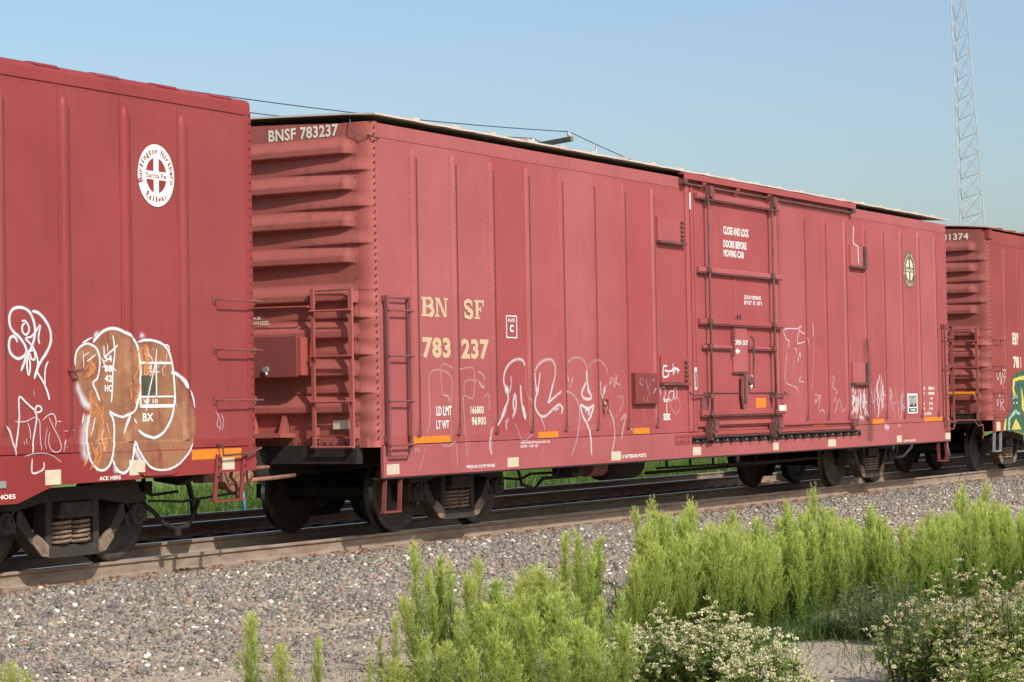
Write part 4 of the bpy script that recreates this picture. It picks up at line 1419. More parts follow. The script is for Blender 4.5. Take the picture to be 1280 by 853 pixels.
def slab_glyph(ch):
    """bold roman letters with slab serifs, unit box; list of polygons (flat, overlapping pieces lie in layers)"""
    R = lambda a, b, c, d: [(a, b), (c, b), (c, d), (a, d)]
    def arc(cx, cz, rx, rz, a0, a1, w, n=9):
        P = [(cx + rx * math.cos(math.radians(a0 + (a1 - a0) * i / n)), cz + rz * math.sin(math.radians(a0 + (a1 - a0) * i / n))) for i in range(n + 1)]
        A, B = flat_strip(P, w)
        return [list(map(tuple, (A[i], B[i], B[i + 1], A[i + 1]))) for i in range(n)]
    if ch == 'B':
        return [R(.1, 0, .36, 1), R(0, .88, .12, 1), R(0, 0, .12, .12), R(.34, .87, .62, 1), R(.34, .46, .64, .58), R(.34, 0, .64, .13)] + arc(.60, .73, .24, .205, 90, -90, .22) + arc(.62, .29, .28, .225, 90, -90, .25)
    if ch == 'N':
        return [R(.1, 0, .24, 1), R(.8, 0, .92, 1), R(0, .9, .3, 1), R(0, 0, .34, .1), R(.68, .9, 1.04, 1), [(.12, 1), (.36, 1), (.92, 0), (.70, 0)]]
    if ch == 'S':
        return arc(.5, .735, .33, .20, 20, 200, .2) + arc(.5, .735, .33, .20, 200, 285, .24) + arc(.5, .265, .34, .205, 105, -75, .26) + arc(.5, .265, .34, .2, -75, -170, .2) + [R(.74, .66, .88, .97), R(.1, .03, .24, .36)]
    if ch == 'F':
        return [R(.14, 0, .42, 1), R(0, .88, .16, 1), R(0, 0, .56, .11), R(.4, .87, .95, 1), R(.82, .66, .95, .88), R(.4, .46, .68, .57), R(.58, .36, .68, .66)]


def slab_text(root, s, x0, x1, z0, z1, mat, y):
    n = len(s)
    w = (x1 - x0) / n
    for i, ch in enumerate(s):
        mb = MB()
        for q, P in enumerate(slab_glyph(ch)):
            mb.add([(x0 + (i + u * 0.93) * w, y - q * 0.00006, z0 + v * (z1 - z0)) for u, v in P], [tuple(range(len(P)))])
        mb.build('lettering', mat, root)


def ring_text(root, s, cx, cz, r, a0, a1, size, mat, y, flip=False, bold=0.03):
    """letters round a circle; angles in degrees clockwise from the top"""
    n = len(s)
    mb = MB()
    for i, ch in enumerate(s):
        if ch == ' ':
            continue
        a = math.radians(a0 + (a1 - a0) * i / max(1, n - 1))
        V, F = text_shape(ch, bold)
        wch = size * (0.35 if ch in 'il' else 0.8 if ch in 'NBRw' else 0.62)
        hch = size * (1.0 if ch in 'BNRtlihg' else 0.72) * (1.15 if ch in 'BNR' else 1)
        lo = -0.28 * size if ch in 'gy' else 0.0
        rot = a if not flip else a + math.pi
        px, pz = cx + r * math.sin(a), cz + r * math.cos(a)
        vs_ = []
        for u, v in V:
            lx, lz = (u - 0.5) * wch, lo + v * hch - 0.4 * size
            vs_.append((px + lx * math.cos(rot) + lz * math.sin(rot), y, pz - lx * math.sin(rot) + lz * math.cos(rot)))
        mb.add(vs_, F)
    return mb.build('lettering', mat, root)


def herald(root, cx, cz, rx, rz, y, disc_mat, ink, ls=0.19, bold=0.03):
    """round railway herald: disc, cross with four cut-out quarters, names round the rim"""
    mb = MB()
    n = 48
    mb.v = [(cx, y, cz)] + [(cx + rx * math.cos(2 * math.pi * k / n), y, cz + rz * math.sin(2 * math.pi * k / n)) for k in range(n)]
    mb.f = [(0, 1 + k, 1 + (k + 1) % n) for k in range(n)]
    d = mb.build('herald', disc_mat, root)
    for sx in (-1, 1):
        for sz in (-1, 1):
            pts = [(0.14, 0.135)]
            R_ = 0.57
            a0, a1 = math.asin(0.135 / R_), math.acos(0.14 / R_)
            for k in range(9):
                a = a0 + (a1 - a0) * k / 8
                pts.append((R_ * math.cos(a), R_ * math.sin(a)))
            MB().add([(cx + sx * u * rx, y - 0.001, cz + sz * v * rz) for u, v in pts], [tuple(range(len(pts)))]).build('herald_quarter', ink, d)
    V, F = text_shape('Santa Fe', 0.015)
    MB().add([(cx + (u - 0.5) * 1.12 * rx, y - 0.0012, cz + (v - 0.5) * 0.17 * rz) for u, v in V], F).build('lettering', ink, d)
    ring_text(d, 'Burlington Northern', cx, cz, rz * 0.76, -104, 104, rz * ls, ink, y - 0.0014, bold=bold)
    ring_text(d, 'Railway', cx, cz, rz * 0.78, 214, 146, rz * ls, ink, y - 0.0014, flip=True, bold=bold)
    return d


def end_fittings(root, X0, mats, full=True):
    """end ladder, brake housing, brake step, grabs on the end looking to -X"""
    m, em = mats
    xo = X0 - 0.12
    l = MB()
    l.box(xo - 0.015, xo + 0.015, 0.70, 0.74, 1.0, 2.72)
    l.box(xo, X0 - 0.01, 0.725, 0.74, 2.56, 2.68)
    l.box(xo, X0 - 0.01, 0.725, 0.74, 1.1, 1.22)
    lad = l.build('end_ladder', em, root)
    s = MB()
    s.box(xo - 0.015, xo + 0.015, 0.195, 0.245, 1.0, 2.72)
    s.box(xo, X0 + 0.0, 0.205, 0.22, 2.56, 2.68)
    s.box(xo, X0 + 0.0, 0.205, 0.22, 1.1, 1.22)
    s.build('stile', em, lad)
    for z in (2.478, 1.985, 1.495, 1.008):
        MB().tube([(xo - 0.03, 0.745, z), (xo - 0.03, 0.19, z)], 0.013, 8).build('rung', em, lad)
    for z in (2.70, 1.13):
        MB().tube([(xo + 0.03, 0.73, z), (xo + 0.03, 0.2, z)], 0.008, 6).build('rung', 'dark_hardware', lad)
    # long grab iron across the end
    g = MB()
    g.tube([(X0 - 0.02, 0.76, 2.53), (X0 - 0.16, 0.76, 2.53), (X0 - 0.16, 2.3, 2.55), (X0 - 0.02, 2.3, 2.55)], 0.012, 8)
    g.build('grab_iron', em, root)
    if not full:
        return
    # brake gear housing
    b = MB()
    b.box(X0 - 0.24, X0 - 0.02, 0.86, 1.56, 1.775, 2.215)
    hb = b.build('brake_housing', 'box_red_paint', root)
    e = MB()
    e.box(X0 - 0.225, X0 - 0.01, 0.81, 0.859, 1.79, 2.2)
    e.box(X0 - 0.225, X0 - 0.01, 1.561, 1.61, 1.79, 2.2)
    e.build('bracket', em, hb)
    k = MB()
    k.tube([(X0 - 0.24, 1.26, 1.86), (X0 - 0.275, 1.26, 1.86)], 0.035, 10)
    k.tube([(X0 - 0.26, 1.26, 1.86), (X0 - 0.27, 1.24, 1.80)], 0.012, 6)
    k.build('drain_fitting', 'galvanised', hb)
    # brake step
    st = MB()
    st.box(X0 - 0.30, X0 - 0.03, 1.04, 1.95, 1.12, 1.165)
    so = st.build('brake_step', em, root)
    for y in (1.14, 1.56, 1.88):
        MB().prism_y([(X0 - 0.01, 1.165), (X0 - 0.14, 1.165), (X0 - 0.03, 1.44), (X0 - 0.01, 1.44)], y, y + 0.05).build('bracket', em, so)
    # bottom angle with bolts
    a = MB()
    a.box(X0 - 0.02, X0 + 0.06, 0.10, 3.1, 1.0, 1.10)
    ao = a.build('end_angle', em, root)
    rv = MB()
    rivet_line(rv, (X0 - 0.02, 0.3, 1.055), (X0 - 0.02, 2.9, 1.055), 0.085, 0.015, 0.012, 'x')
    stuff(rv.build('bolts', 'rivet_grime', root))
    # hanging bits
    for y in (0.95, 0.55):
        MB().box(X0 + 0.02, X0 + 0.06, y, y + 0.04, 0.93, 1.0).build('lug', 'galvanised', root)
    # film marker
    MB().box(X0 - 0.041, X0 - 0.039, 0.27, 0.53, 1.20, 1.295).build('reflector', 'cream_film', root)


def side_base(root, X0, L, zb, zt, mat, rib_x, z_seam, z_top, door=None, seed=0, rows=True, riv='rivet_grime'):
    """panels between ribs, the ribs, eave strip, side sill"""
    edges = [X0 + 0.11] + list(rib_x) + [X0 + L - 0.05]
    if door:
        edges = sorted(set(edges + [door[0], door[1]]))
    for i in range(len(edges) - 1):
        a, b = edges[i], edges[i + 1]
        if door and a >= door[0] - 1e-6 and b <= door[1] + 1e-6:
            continue
        panel_grid(a, b, z_seam, z_top, 0.0, mat, root, seed * 100 + i)
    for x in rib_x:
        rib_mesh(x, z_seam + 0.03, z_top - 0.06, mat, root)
    if rows:
        rv = MB()
        for x in rib_x:
            rivet_line(rv, (x - 0.085, 0.0, z_seam + 0.1), (x - 0.085, 0.0, z_top - 0.1), 0.075, 0.007, 0.004)
        rivet_line(rv, (X0 + 0.05, -0.004, z_seam), (X0 + 0.05, -0.004, zt - 0.05), 0.075, 0.0125, 0.010)
        rivet_line(rv, (X0 + L - 0.03, -0.004, z_seam), (X0 + L - 0.03, -0.004, zt - 0.05), 0.09, 0.0125, 0.010)
        rivet_line(rv, (X0 + 0.15, -0.004, z_top + 0.03), (X0 + L - 0.15, -0.004, z_top + 0.03), 0.16, 0.008, 0.006)
        stuff(rv.build('rivets', riv, root))


def orange_ink(root, x0, x1, z0, z1, y):
    return film(root, x0, x1, z0, z1, 'orange_film', y, 'reflector_stripe')


# ------------------------------------------------------------------ middle boxcar
def make_main_car():
    X0, L, zb, zt = 0.0, 18.0, 0.667, 4.5
    root = thing('boxcar', 'middle faded pink-red boxcar with a plug door, marked BNSF 783237', 'boxcar', (9.0, 1.6, 0.0), 'boxcars in the freight train')
    P, H = 'faded_red_paint', 'hardware_paint'
    ribL = [RIB0 + RIBS * i for i in range(8)]
    ribR = [11.6118 + RIBS * i for i in range(8)]
    z_seam, z_top = 1.105, 4.34
    side_base(root, X0, L, zb, zt, P, ribL + ribR, z_seam, z_top, (7.55, 10.72), 1)
    # corner post at far end, eave strip, sill strip and deep side sill
    MB().box(L - 0.05, L, -0.003, 0.10, zb + 0.3, zt).build('corner_post', P, root)
    MB().cham(0.11, L - 0.05, -0.006, 0.03, z_top, zt - 0.005, 0.004).build('eave_strip', P, root)
    MB().cham(0.11, 7.55, -0.008, 0.05, 1.018, z_seam - 0.001, 0.004).build('sill_strip', P, root)
    MB().cham(10.72, L - 0.05, -0.008, 0.05, 1.018, z_seam - 0.001, 0.004).build('sill_strip', P, root)
    MB().cham(0.13, L, -0.014, 0.03, zb, 1.012, 0.006).build('side_sill', P, root)
    MB().box(0.13, L, -0.012, 0.16, zb - 0.014, zb - 0.001).build('sill_flange', 'underframe_black', root)
    plain_far_side(root, 0.05, L - 0.05, zb, zt, P)
    corrugated_end(root, X0, 1.0, zt + 0.01, 'end_red_paint', 1)
    MB().box(L - 0.02, L + 0.01, 0.1, 3.1, 1.0, zt).build('far_end', 'end_red_paint', root)
    # end header under the roof
    MB().prism_x([(0.30, zt + 0.002), (2.9, zt + 0.002), (2.2, 4.545), (1.6, 4.572), (1.0, 4.545)], X0 + 0.001, X0 + 0.02).build('end_header', 'end_red_paint', root)
    roof(root, X0 - 0.012, L + 0.05, 4.592, 4.672, 'roof_metal', 0.06, 'metal')
    # corner cap with grab iron
    MB().tube([(0.02, 0.06, 4.36), (0.02, -0.03, 4.33), (0.10, -0.03, 4.325), (0.12, 0.01, 4.32)], 0.008, 6).build('grab_iron', 'dark_hardware', root)
    MB().tube([(-0.02, 0.26, 4.54), (-0.05, 0.22, 4.44), (-0.03, 0.10, 4.34), (0.02, 0.05, 4.33)], 0.006, 6).build('tie_rod', 'dark_hardware', root)
    end_fittings(root, X0, (H, 'end_red_paint'))
    rvx = MB()
    rivet_line(rvx, (-0.002, 0.21, 1.3), (-0.002, 0.21, 4.35), 0.205, 0.009, 0.006, 'x')
    stuff(rvx.build('rivets', 'rivet_grime', root))
    end_text(root, 'BNSF 783237', 1.365, 0.425, 4.375, 4.51, -0.006, 'cream_print', 0.03)
    end_text(root, 'WHEEL', 1.60, 1.35, 2.36, 2.40, -0.05, 'cream_print', 0.02)
    end_text(root, 'AB', 1.60, 1.47, 2.42, 2.45, -0.05, 'cream_print', 0.02)
    side_ladder(root, 0.165, 0.60, (2.474, 1.982, 1.491, 1.017), 0.955, 2.63, H)
    side_ladder(root, 17.66, 18.06, (2.496, 1.987, 1.492, 0.998), 0.93, 2.72, H)
    # ------------------------------------------------ door
    d0, d1 = 7.80, 10.50
    door = MB().cham(d0, d1, -0.035, 0.03, 1.08, 4.34, 0.008).build('door', P, root)
    for x0, x1 in ((7.55, 7.66), (7.70, 7.785), (10.515, 10.60), (10.63, 10.72)):
        MB().cham(x0, x1, -0.03, 0.05, 1.02, 4.44, 0.008).build('door_post', P, root)
    MB().box(7.55, 10.72, 0.005, 0.05, 1.018, 4.5).build('door_backing', P, root)
    for z, x0, x1, dep in ((4.235, 7.80, 10.55, 0.10), (3.215, 7.82, 10.60, 0.10), (2.50, 7.83, 10.61, 0.10), (1.235, 7.82, 10.62, 0.105)):
        MB().cham(x0, x1, -dep, -0.03, z, z + 0.075, 0.012).build('door_beam', P, door)
        MB().box(x0, x1, -dep + 0.004, -0.03, z - 0.012, z - 0.0005).build('beam_lip', 'dark_hardware', door)
    for x0, x1 in ((7.93, 8.85), (9.46, 10.39)):
        MB().cham(x0, x1, -0.085, -0.03, 2.17, 2.215, 0.01).build('door_beam', P, door)
        MB().box(x0, x1, -0.082, -0.03, 2.158, 2.1695).build('beam_lip', 'dark_hardware', door)
    MB().cham(9.0, 9.035, -0.05, -0.03, 2.60, 3.19, 0.006).build('door_rib', P, door)
    MB().cham(8.93, 9.39, -0.065, -0.03, 1.84, 2.49, 0.01).build('latch_plate', P, door)
    MB().box(8.90, 9.42, -0.075, -0.03, 1.822, 1.838).build('latch_lip', 'dark_hardware', door)
    MB().box(8.0, 10.45, -0.052, -0.03, 1.545, 1.558).build('door_seam', 'dark_hardware', door)
    MB().cham(8.2, 10.25, -0.055, -0.03, 1.10, 1.15, 0.008).build('door_foot', P, door)
    for x in (8.06, 10.22):
        rod = MB()
        rod.tube([(x, -0.125, 1.02), (x, -0.125, 4.30)], 0.018, 8)
        ro = rod.build('lock_rod', 'dark_hardware', door, smooth=True)
        for z in (4.24, 3.25, 2.54, 2.19, 1.50, 1.27, 1.10):
            MB().cham(x - 0.04, x + 0.04, -0.15, -0.03, z - 0.035, z + 0.04, 0.012).build('rod_guide', 'dark_hardware', door)
        for z in (1.13, 4.36):
            c = MB()
            c.prism_y([(x - 0.02, z + 0.06), (x + 0.06, z + 0.05), (x + 0.11, z - 0.02), (x + 0.05, z - 0.12), (x - 0.03, z - 0.09)], -0.18, -0.10)
            c.build('lock_cam', 'dark_hardware', door)
        # bottom roller gear
        rg = MB()
        rg.lathe_y(x + 0.02, 1.0, [(0.0, -0.17), (0.06, -0.17), (0.06, -0.09)], 14)
        rg.box(x - 0.05, x + 0.02, -0.13, -0.03, 0.9, 1.1)
        rg.build('roller', 'dark_hardware', door)
    h = MB()
    h.bar((9.20, -0.12, 1.42), (9.20, -0.12, 1.82), 0.03, 0.08, (1, 0, 0))
    h.prism_y([(9.13, 1.78), (9.29, 1.78), (9.30, 1.50), (9.23, 1.24), (9.18, 1.24), (9.11, 1.50)], -0.10, -0.07)
    h.build('latch_handle', 'hardware_paint', door)
    MB().tube([(9.45, -0.12, 1.62), (9.47, -0.13, 2.3), (9.44, -0.1, 2.36)], 0.016, 7).build('latch_lever', 'dark_hardware', door)
    MB().tube([(8.87, -0.09, 2.06), (8.88, -0.1, 2.46)], 0.016, 7).build('latch_lever', 'dark_hardware', door)
    c = MB()
    c.lathe_y(9.30, 1.72, [(0.0, -0.16), (0.06, -0.16), (0.07, -0.14), (0.07, -0.09)], 14)
    c.build('gear_hub', 'dark_hardware', door)
    for q in range(3):
        MB().box(9.02 + q * 0.09, 9.045 + q * 0.09, -0.048, -0.03, 2.60, 2.66).build('vent_slot', 'black_print', door)
    for x0, x1 in ((7.56, 7.98), (10.36, 10.73)):
        MB().tube([(x0, -0.03, 1.56), (x0, -0.09, 1.52), (x1, -0.09, 1.52), (x1, -0.03, 1.56)], 0.012, 6).build('grab_iron', 'dark_hardware', door)
    MB().box(7.86, 8.02, -0.06, -0.03, 1.25, 1.48).build('stop_block', 'dark_hardware', door)
    # upper track hood with brackets
    hood = MB()
    hood.prism_x([(0.0, 4.556), (-0.085, 4.556), (-0.10, 4.545), (-0.10, 4.47), (-0.09, 4.47), (-0.09, 4.53), (0.0, 4.53)], 7.38, 13.56)
    ho = hood.build('door_track_hood', P, root)
    MB().box(7.45, 13.5, -0.06, 0.0, 4.40, 4.425).build('upper_track', 'dark_hardware', ho)
    for x in (8.05, 9.15, 10.24):
        b = MB()
        b.prism_x([(0.0, 4.48), (-0.085, 4.48), (-0.085, 4.44), (-0.02, 4.35), (0.0, 4.35)], x - 0.05, x + 0.05)
        b.build('bracket', P, ho)
    for x in (7.43, 13.49):
        MB().box(x - 0.05, x + 0.05, -0.105, 0.0, 4.40, 4.469).build('track_stop', 'dark_hardware', ho)
    # lower track with roller bolts
    lt = MB()
    lt.box(7.62, 13.60, -0.075, -0.015, 0.925, 0.945)
    lt.box(7.62, 13.60, -0.03, -0.0145, 0.862, 0.925)
    lo = lt.build('lower_track', 'underframe_black', root)
    for q in range(19):
        x = 7.74 + q * 0.32
        MB().disc(x, -0.031, 0.892, 0.024, 0.02, 10).build('track_bolt', 'dusty_steel', lo)
        MB().box(x + 0.14, x + 0.17, -0.06, -0.031, 0.845, 0.92).build('track_lug', 'underframe_black', lo)
    MB().cham(7.6, 13.5, -0.03, -0.012, 0.96, 1.008, 0.006).build('track_strip', P, root)
    MB().cham(10.7, 13.35, -0.045, -0.008, 1.055, 1.10, 0.008).build('guide_rail', P, root)
    MB().box(13.3, 13.5, -0.09, -0.008, 1.0, 1.12).build('track_end', 'dark_hardware', root)
    MB().cham(7.10, 7.55, -0.026, -0.0145, 0.86, 1.0, 0.003).build('gusset_plate', P, root)
    g = MB()
    for i in range(5):
        for j in range(2):
            g.disc(7.16 + i * 0.085, -0.026, 0.895 + j * 0.065, 0.018, 0.012, 8)
    stuff(g.build('bolts', 'rivet_grime', root))
    # tool plates with ladder-like catches
    for x0, x1, z0, z1 in ((6.69, 7.475, 3.59, 3.905), (6.71, 7.515, 1.69, 2.045)):
        p = MB().cham(x0, x1, -0.040, 0.01, z0, z1, 0.006).build('catch_plate', P, root)
        MB().box(x0 - 0.01, x1 + 0.01, -0.075, -0.002, z0 - 0.03, z0 - 0.001).build('catch_lip', 'dark_hardware', p)
        for q in range(5):
            MB().box(x1 - 0.13, x1 - 0.03, -0.065, -0.04, z0 + 0.03 + q * 0.06, z0 + 0.055 + q * 0.06).build('catch_tooth', 'dark_hardware', p)
    for x0, x1, z0, z1 in ((13.46, 13.97, 3.56, 3.89), (13.45, 13.97, 1.69, 2.02)):
        p = MB().cham(x0, x1, -0.040, 0.01, z0, z1, 0.006).build('catch_plate', P, root)
        MB().box(x0 - 0.02, x1 + 0.12, -0.075, -0.002, z0 - 0.03, z0 - 0.001).build('catch_lip', 'dark_hardware', p)
        MB().box(x1 + 0.001, x1 + 0.10, -0.075, -0.002, z0, z1).build('catch_stop', 'dark_hardware', p)
    # placard board
    pl = MB().cham(5.90, 6.54, -0.075, 0.0, 1.41, 1.82, 0.01).build('placard_board', 'box_red_paint', root)
    MB().tube([(5.10, -0.02, 1.36), (5.14, -0.03, 1.26)], 0.006, 5).build('seal_hook', 'dark_hardware', pl)
    f = MB()
    f.box(5.11, 5.25, -0.018, 0.0, 1.47, 1.495)
    f.box(5.11, 5.25, -0.018, 0.0, 1.40, 1.415)
    f.box(5.11, 5.125, -0.014, 0.0, 1.30, 1.47)
    f.box(5.235, 5.25, -0.014, 0.0, 1.30, 1.47)
    f.build('card_holder', H, root)
    # rib feet (small gussets)
    for x in ribL + ribR:
        MB().prism_y([(x - 0.03, 1.106), (x + 0.05, 1.106), (x + 0.045, 1.17), (x + 0.03, 1.17)], -0.035, -0.022).build('rib_foot', H, root)
    # ------------------------------------------------ films
    S = -0.009
    for x0, x1 in ((0.67, 1.475), (3.45, 3.94), (5.92, 6.375), (11.83, 12.3), (14.30, 14.80), (16.71, 17.60)):
        orange_ink(root, x0, x1, 1.024, 1.10, S)
    for x0, x1 in ((0.177, 0.42), (2.71, 2.965), (5.29, 5.55), (7.65, 7.90), (10.32, 10.52), (12.41, 12.72), (15.36, 15.58), (17.72, 17.97)):
        film(root, x0, x1, 0.70, 0.812, 'cream_film', -0.0145)
    orange_ink(root, 9.70, 10.06, 1.33, 1.47, -0.036)
    film(root, 7.665, 7.70, 4.07, 4.30, 'white_print', -0.031)
    film(root, 10.36, 10.62, 1.28, 1.36, 'cream_print', -0.1065)
    film(root, 7.715, 7.785, 1.60, 1.90, 'white_print', -0.031, 'sticker')
    film(root, 7.73, 7.77, 1.63, 1.85, 'black_print', -0.034, 'sticker_ink')
    # ------------------------------------------------ lettering
    slab_text(root, 'BN', 0.925, 1.485, 2.43, 2.645, 'tan_print', -0.004)
    slab_text(root, 'SF', 1.80, 2.28, 2.425, 2.645, 'tan_print', -0.004)
    side_text(root, '783', 0.935, 1.52, 1.965, 2.20, 'tan_print', -0.004, 0.045)
    side_text(root, '237', 1.745, 2.35, 1.96, 2.195, 'tan_print', -0.004, 0.045)
    side_text(root, 'LD LMT', 1.20, 1.515, 1.325, 1.43)
    side_text(root, 'LT WT', 1.195, 1.46, 1.175, 1.27)
    side_text(root, '166800', 1.925, 2.21, 1.335, 1.425, 'cream_print')
    side_text(root, '96900', 1.945, 2.255, 1.205, 1.30, 'cream_print')
    fr = MB()
    for a in ((2.75, 3.0, 2.475, 2.487), (2.75, 3.0, 2.22, 2.232), (2.75, 2.764, 2.232, 2.475), (2.986, 3.0, 2.232, 2.475)):
        fr.box(a[0], a[1], -0.0055, -0.0035, a[2], a[3])
    fr.build('plate_frame', 'white_print', root)
    side_text(root, 'PLATE', 2.80, 2.95, 2.41, 2.45)
    side_text(root, 'C', 2.835, 2.92, 2.29, 2.38, bold=0.04)
    side_text(root, 'CLOSE AND LOCK', 8.72, 9.57, 3.79, 3.905, y=-0.039, bold=0.03)
    side_text(root, 'DOORS BEFORE', 8.71, 9.48, 3.605, 3.71, y=-0.039, bold=0.03)
    side_text(root, 'MOVING CAR', 8.71, 9.39, 3.475, 3.575, y=-0.039, bold=0.03)
    side_text(root, 'DOOR OPENING', 9.37, 9.95, 2.895, 2.95, y=-0.039, bold=0.02)
    side_text(root, "8'10\" X 10'1", 9.37, 9.97, 2.815, 2.875, y=-0.039, bold=0.02)
    side_text(root, 'OPEN', 8.955, 9.17, 2.23, 2.30, y=-0.069, bold=0.03)
    side_text(root, 'OUT', 9.22, 9.40, 2.23, 2.30, y=-0.069, bold=0.03)
    side_text(root, 'UP', 9.50, 9.64, 1.73, 1.80, y=-0.039, bold=0.03)
    for x, y, z, s in ((9.05, -0.0695, 2.14, 1), (9.57, -0.0395, 1.65, 1)):
        a = MB()
        a.add([(x - 0.08, y, z), (x, y, z + 0.05), (x, y, z - 0.05)], [(0, 1, 2)])
        a.add([(x, y - 0.0001, z - 0.018), (x + 0.07, y - 0.0001, z - 0.018), (x + 0.07, y - 0.0001, z + 0.018), (x, y - 0.0001, z + 0.018)], [(0, 1, 2, 3)])
        a.build('arrow', 'white_print', root)
    side_text(root, 'LUBE AT GREASE FITTINGS ONLY EVERY 2 YRS', 3.02, 3.72, 0.965, 0.99, y=-0.0165, bold=0.015)
    side_text(root, 'DATE  1 98  NS', 3.02, 3.42, 0.92, 0.95, y=-0.0165, bold=0.015)
    side_text(root, 'PRESS-IN COMP SHOES', 1.80, 2.42, 0.715, 0.75, y=-0.0165, bold=0.015)
    side_text(root, 'U EXTERIOR POSTS', 5.58, 6.25, 0.72, 0.765, y=-0.0165, bold=0.02)
    side_text(root, 'TRUCK', 0.72, 0.82, 0.955, 0.975, 'faded_print', y=-0.0165, bold=0.01)
    side_text(root, '70 TON', 0.72, 0.85, 0.93, 0.948, 'faded_print', y=-0.0165, bold=0.01)
    side_text(root, 'COMP SHOES', 15.66, 16.25, 0.70, 0.735, y=-0.0165, bold=0.015)
    side_text(root, 'SEK', 6.80, 7.02, 1.19, 1.28, bold=0.035)
    for k, (s, x0, x1) in enumerate((('E   5861', 16.72, 17.24), ('I   1008', 16.72, 17.24), ('44', 17.04, 17.14), ('I   10', 16.72, 17.14), ('I   14', 16.72, 17.14), ('IU 3785', 16.72, 17.07))):
        side_text(root, s, x0, x1, 1.575 - k * 0.088, 1.625 - k * 0.088)
    film(root, 15.93, 16.40, 1.175, 1.51, 'white_print', -0.003, 'label_panel')
    film(root, 15.975, 16.355, 1.285, 1.475, 'black_print', -0.005, 'label_ink')
    film(root, 15.975, 16.355, 1.20, 1.262, 'black_print', -0.005, 'label_ink')
    w = MB()
    for q in range(6):
        w.box(16.0 + q * 0.06, 16.02 + q * 0.06, -0.0075, -0.0066, 1.30 + 0.02 * (q % 3), 1.46)
    w.box(16.05, 16.28, -0.0075, -0.0066, 1.222, 1.24)
    w.build('label_bars', 'white_print', root)
    herald(root, 16.165, 3.615, 0.285, 0.33, -0.004, 'olive_print', 'cream_print', 0.15, 0.0)
    # ------------------------------------------------ graffiti
    rb = ribL + ribR

    def surf(x, z):
        if z < 1.013:
            return -0.0145
        if z < 1.105:
            return -0.0095
        if 5.895 < x < 6.545 and 1.405 < z < 1.825:
            return -0.0755
        if 6.70 < x < 7.52 and 1.685 < z < 2.05:
            return -0.0405
        for r in rb:
            if abs(x - r) < 0.043:
                return -0.024 * (1 - (abs(x - r) / 0.043) ** 2) - 0.003
        return -0.002
    for g, nm in (('fade', 'graffiti'), ('small_box', 'graffiti'), ('small_loop', 'graffiti'), ('plate', 'graffiti'), ('thin', 'graffiti'), ('scribble', 'graffiti')):
        for lo_, hi_ in ((0, 2.3), (2.3, 6.69), (6.69, 11.6), (11.6, 12.0), (12.0, 13.35), (13.35, 14.05), (14.05, 14.72), (14.72, 30)):
            part_ = [q for q in GRAFFITI[g] if lo_ <= q[2][0][0] < hi_]
            if part_:
                spray(root, part_, surf, 'white_spray', dim=0.72 if g != 'small_box' else 1.0, soft=2.3, wf=1.25, ws=1.4 if g == 'fade' else 1.15)
    spray(root, [(0.30, 0.62, [(14.10, 2.45), (14.14, 1.9), (14.18, 1.4), (14.16, 0.70)])], surf, 'soot_spray', 'soot_stain', 0.0015)
    spray(root, [(0.035, 0.7, [(13.68, 4.22), (13.66, 3.95), (13.74, 3.88), (13.76, 3.6)])], lambda x, z: -0.0425 if z < 3.9 else surf(x, z), 'white_spray', 'paint_drip', 0.002)
    # ------------------------------------------------ running gear
    underframe(root, X0, L, zb, (2.454, L - 2.454))
    coupler(root, -0.05, -1, lever=False)
    coupler(root, L + 0.05, 1)
    place_truck(root, 2.454)
    place_truck(root, L - 2.454)
    stirrup(root, 0.20, 0.50, zb - 0.01, 0.30, 'box_red_paint', 0.03, -0.06)
    stirrup(root, 17.45, 17.85, zb - 0.01, 0.33, 'box_red_paint', 0.03, 0.0)
    MB().tube([(18.02, 0.1, 0.80), (18.1, 0.1, 0.68), (18.14, 0.1, 0.55), (18.24, 0.1, 0.40)], 0.016, 7).build('air_hose', 'galvanised', root, smooth=True)
    MB().tube([(-0.25, 1.25, 0.8), (-0.7, 1.2, 0.8), (-1.05, 1.15, 0.82)], 0.02, 8).build('uncoupling_rod', 'coupler_rust', root)
    return root


make_main_car()


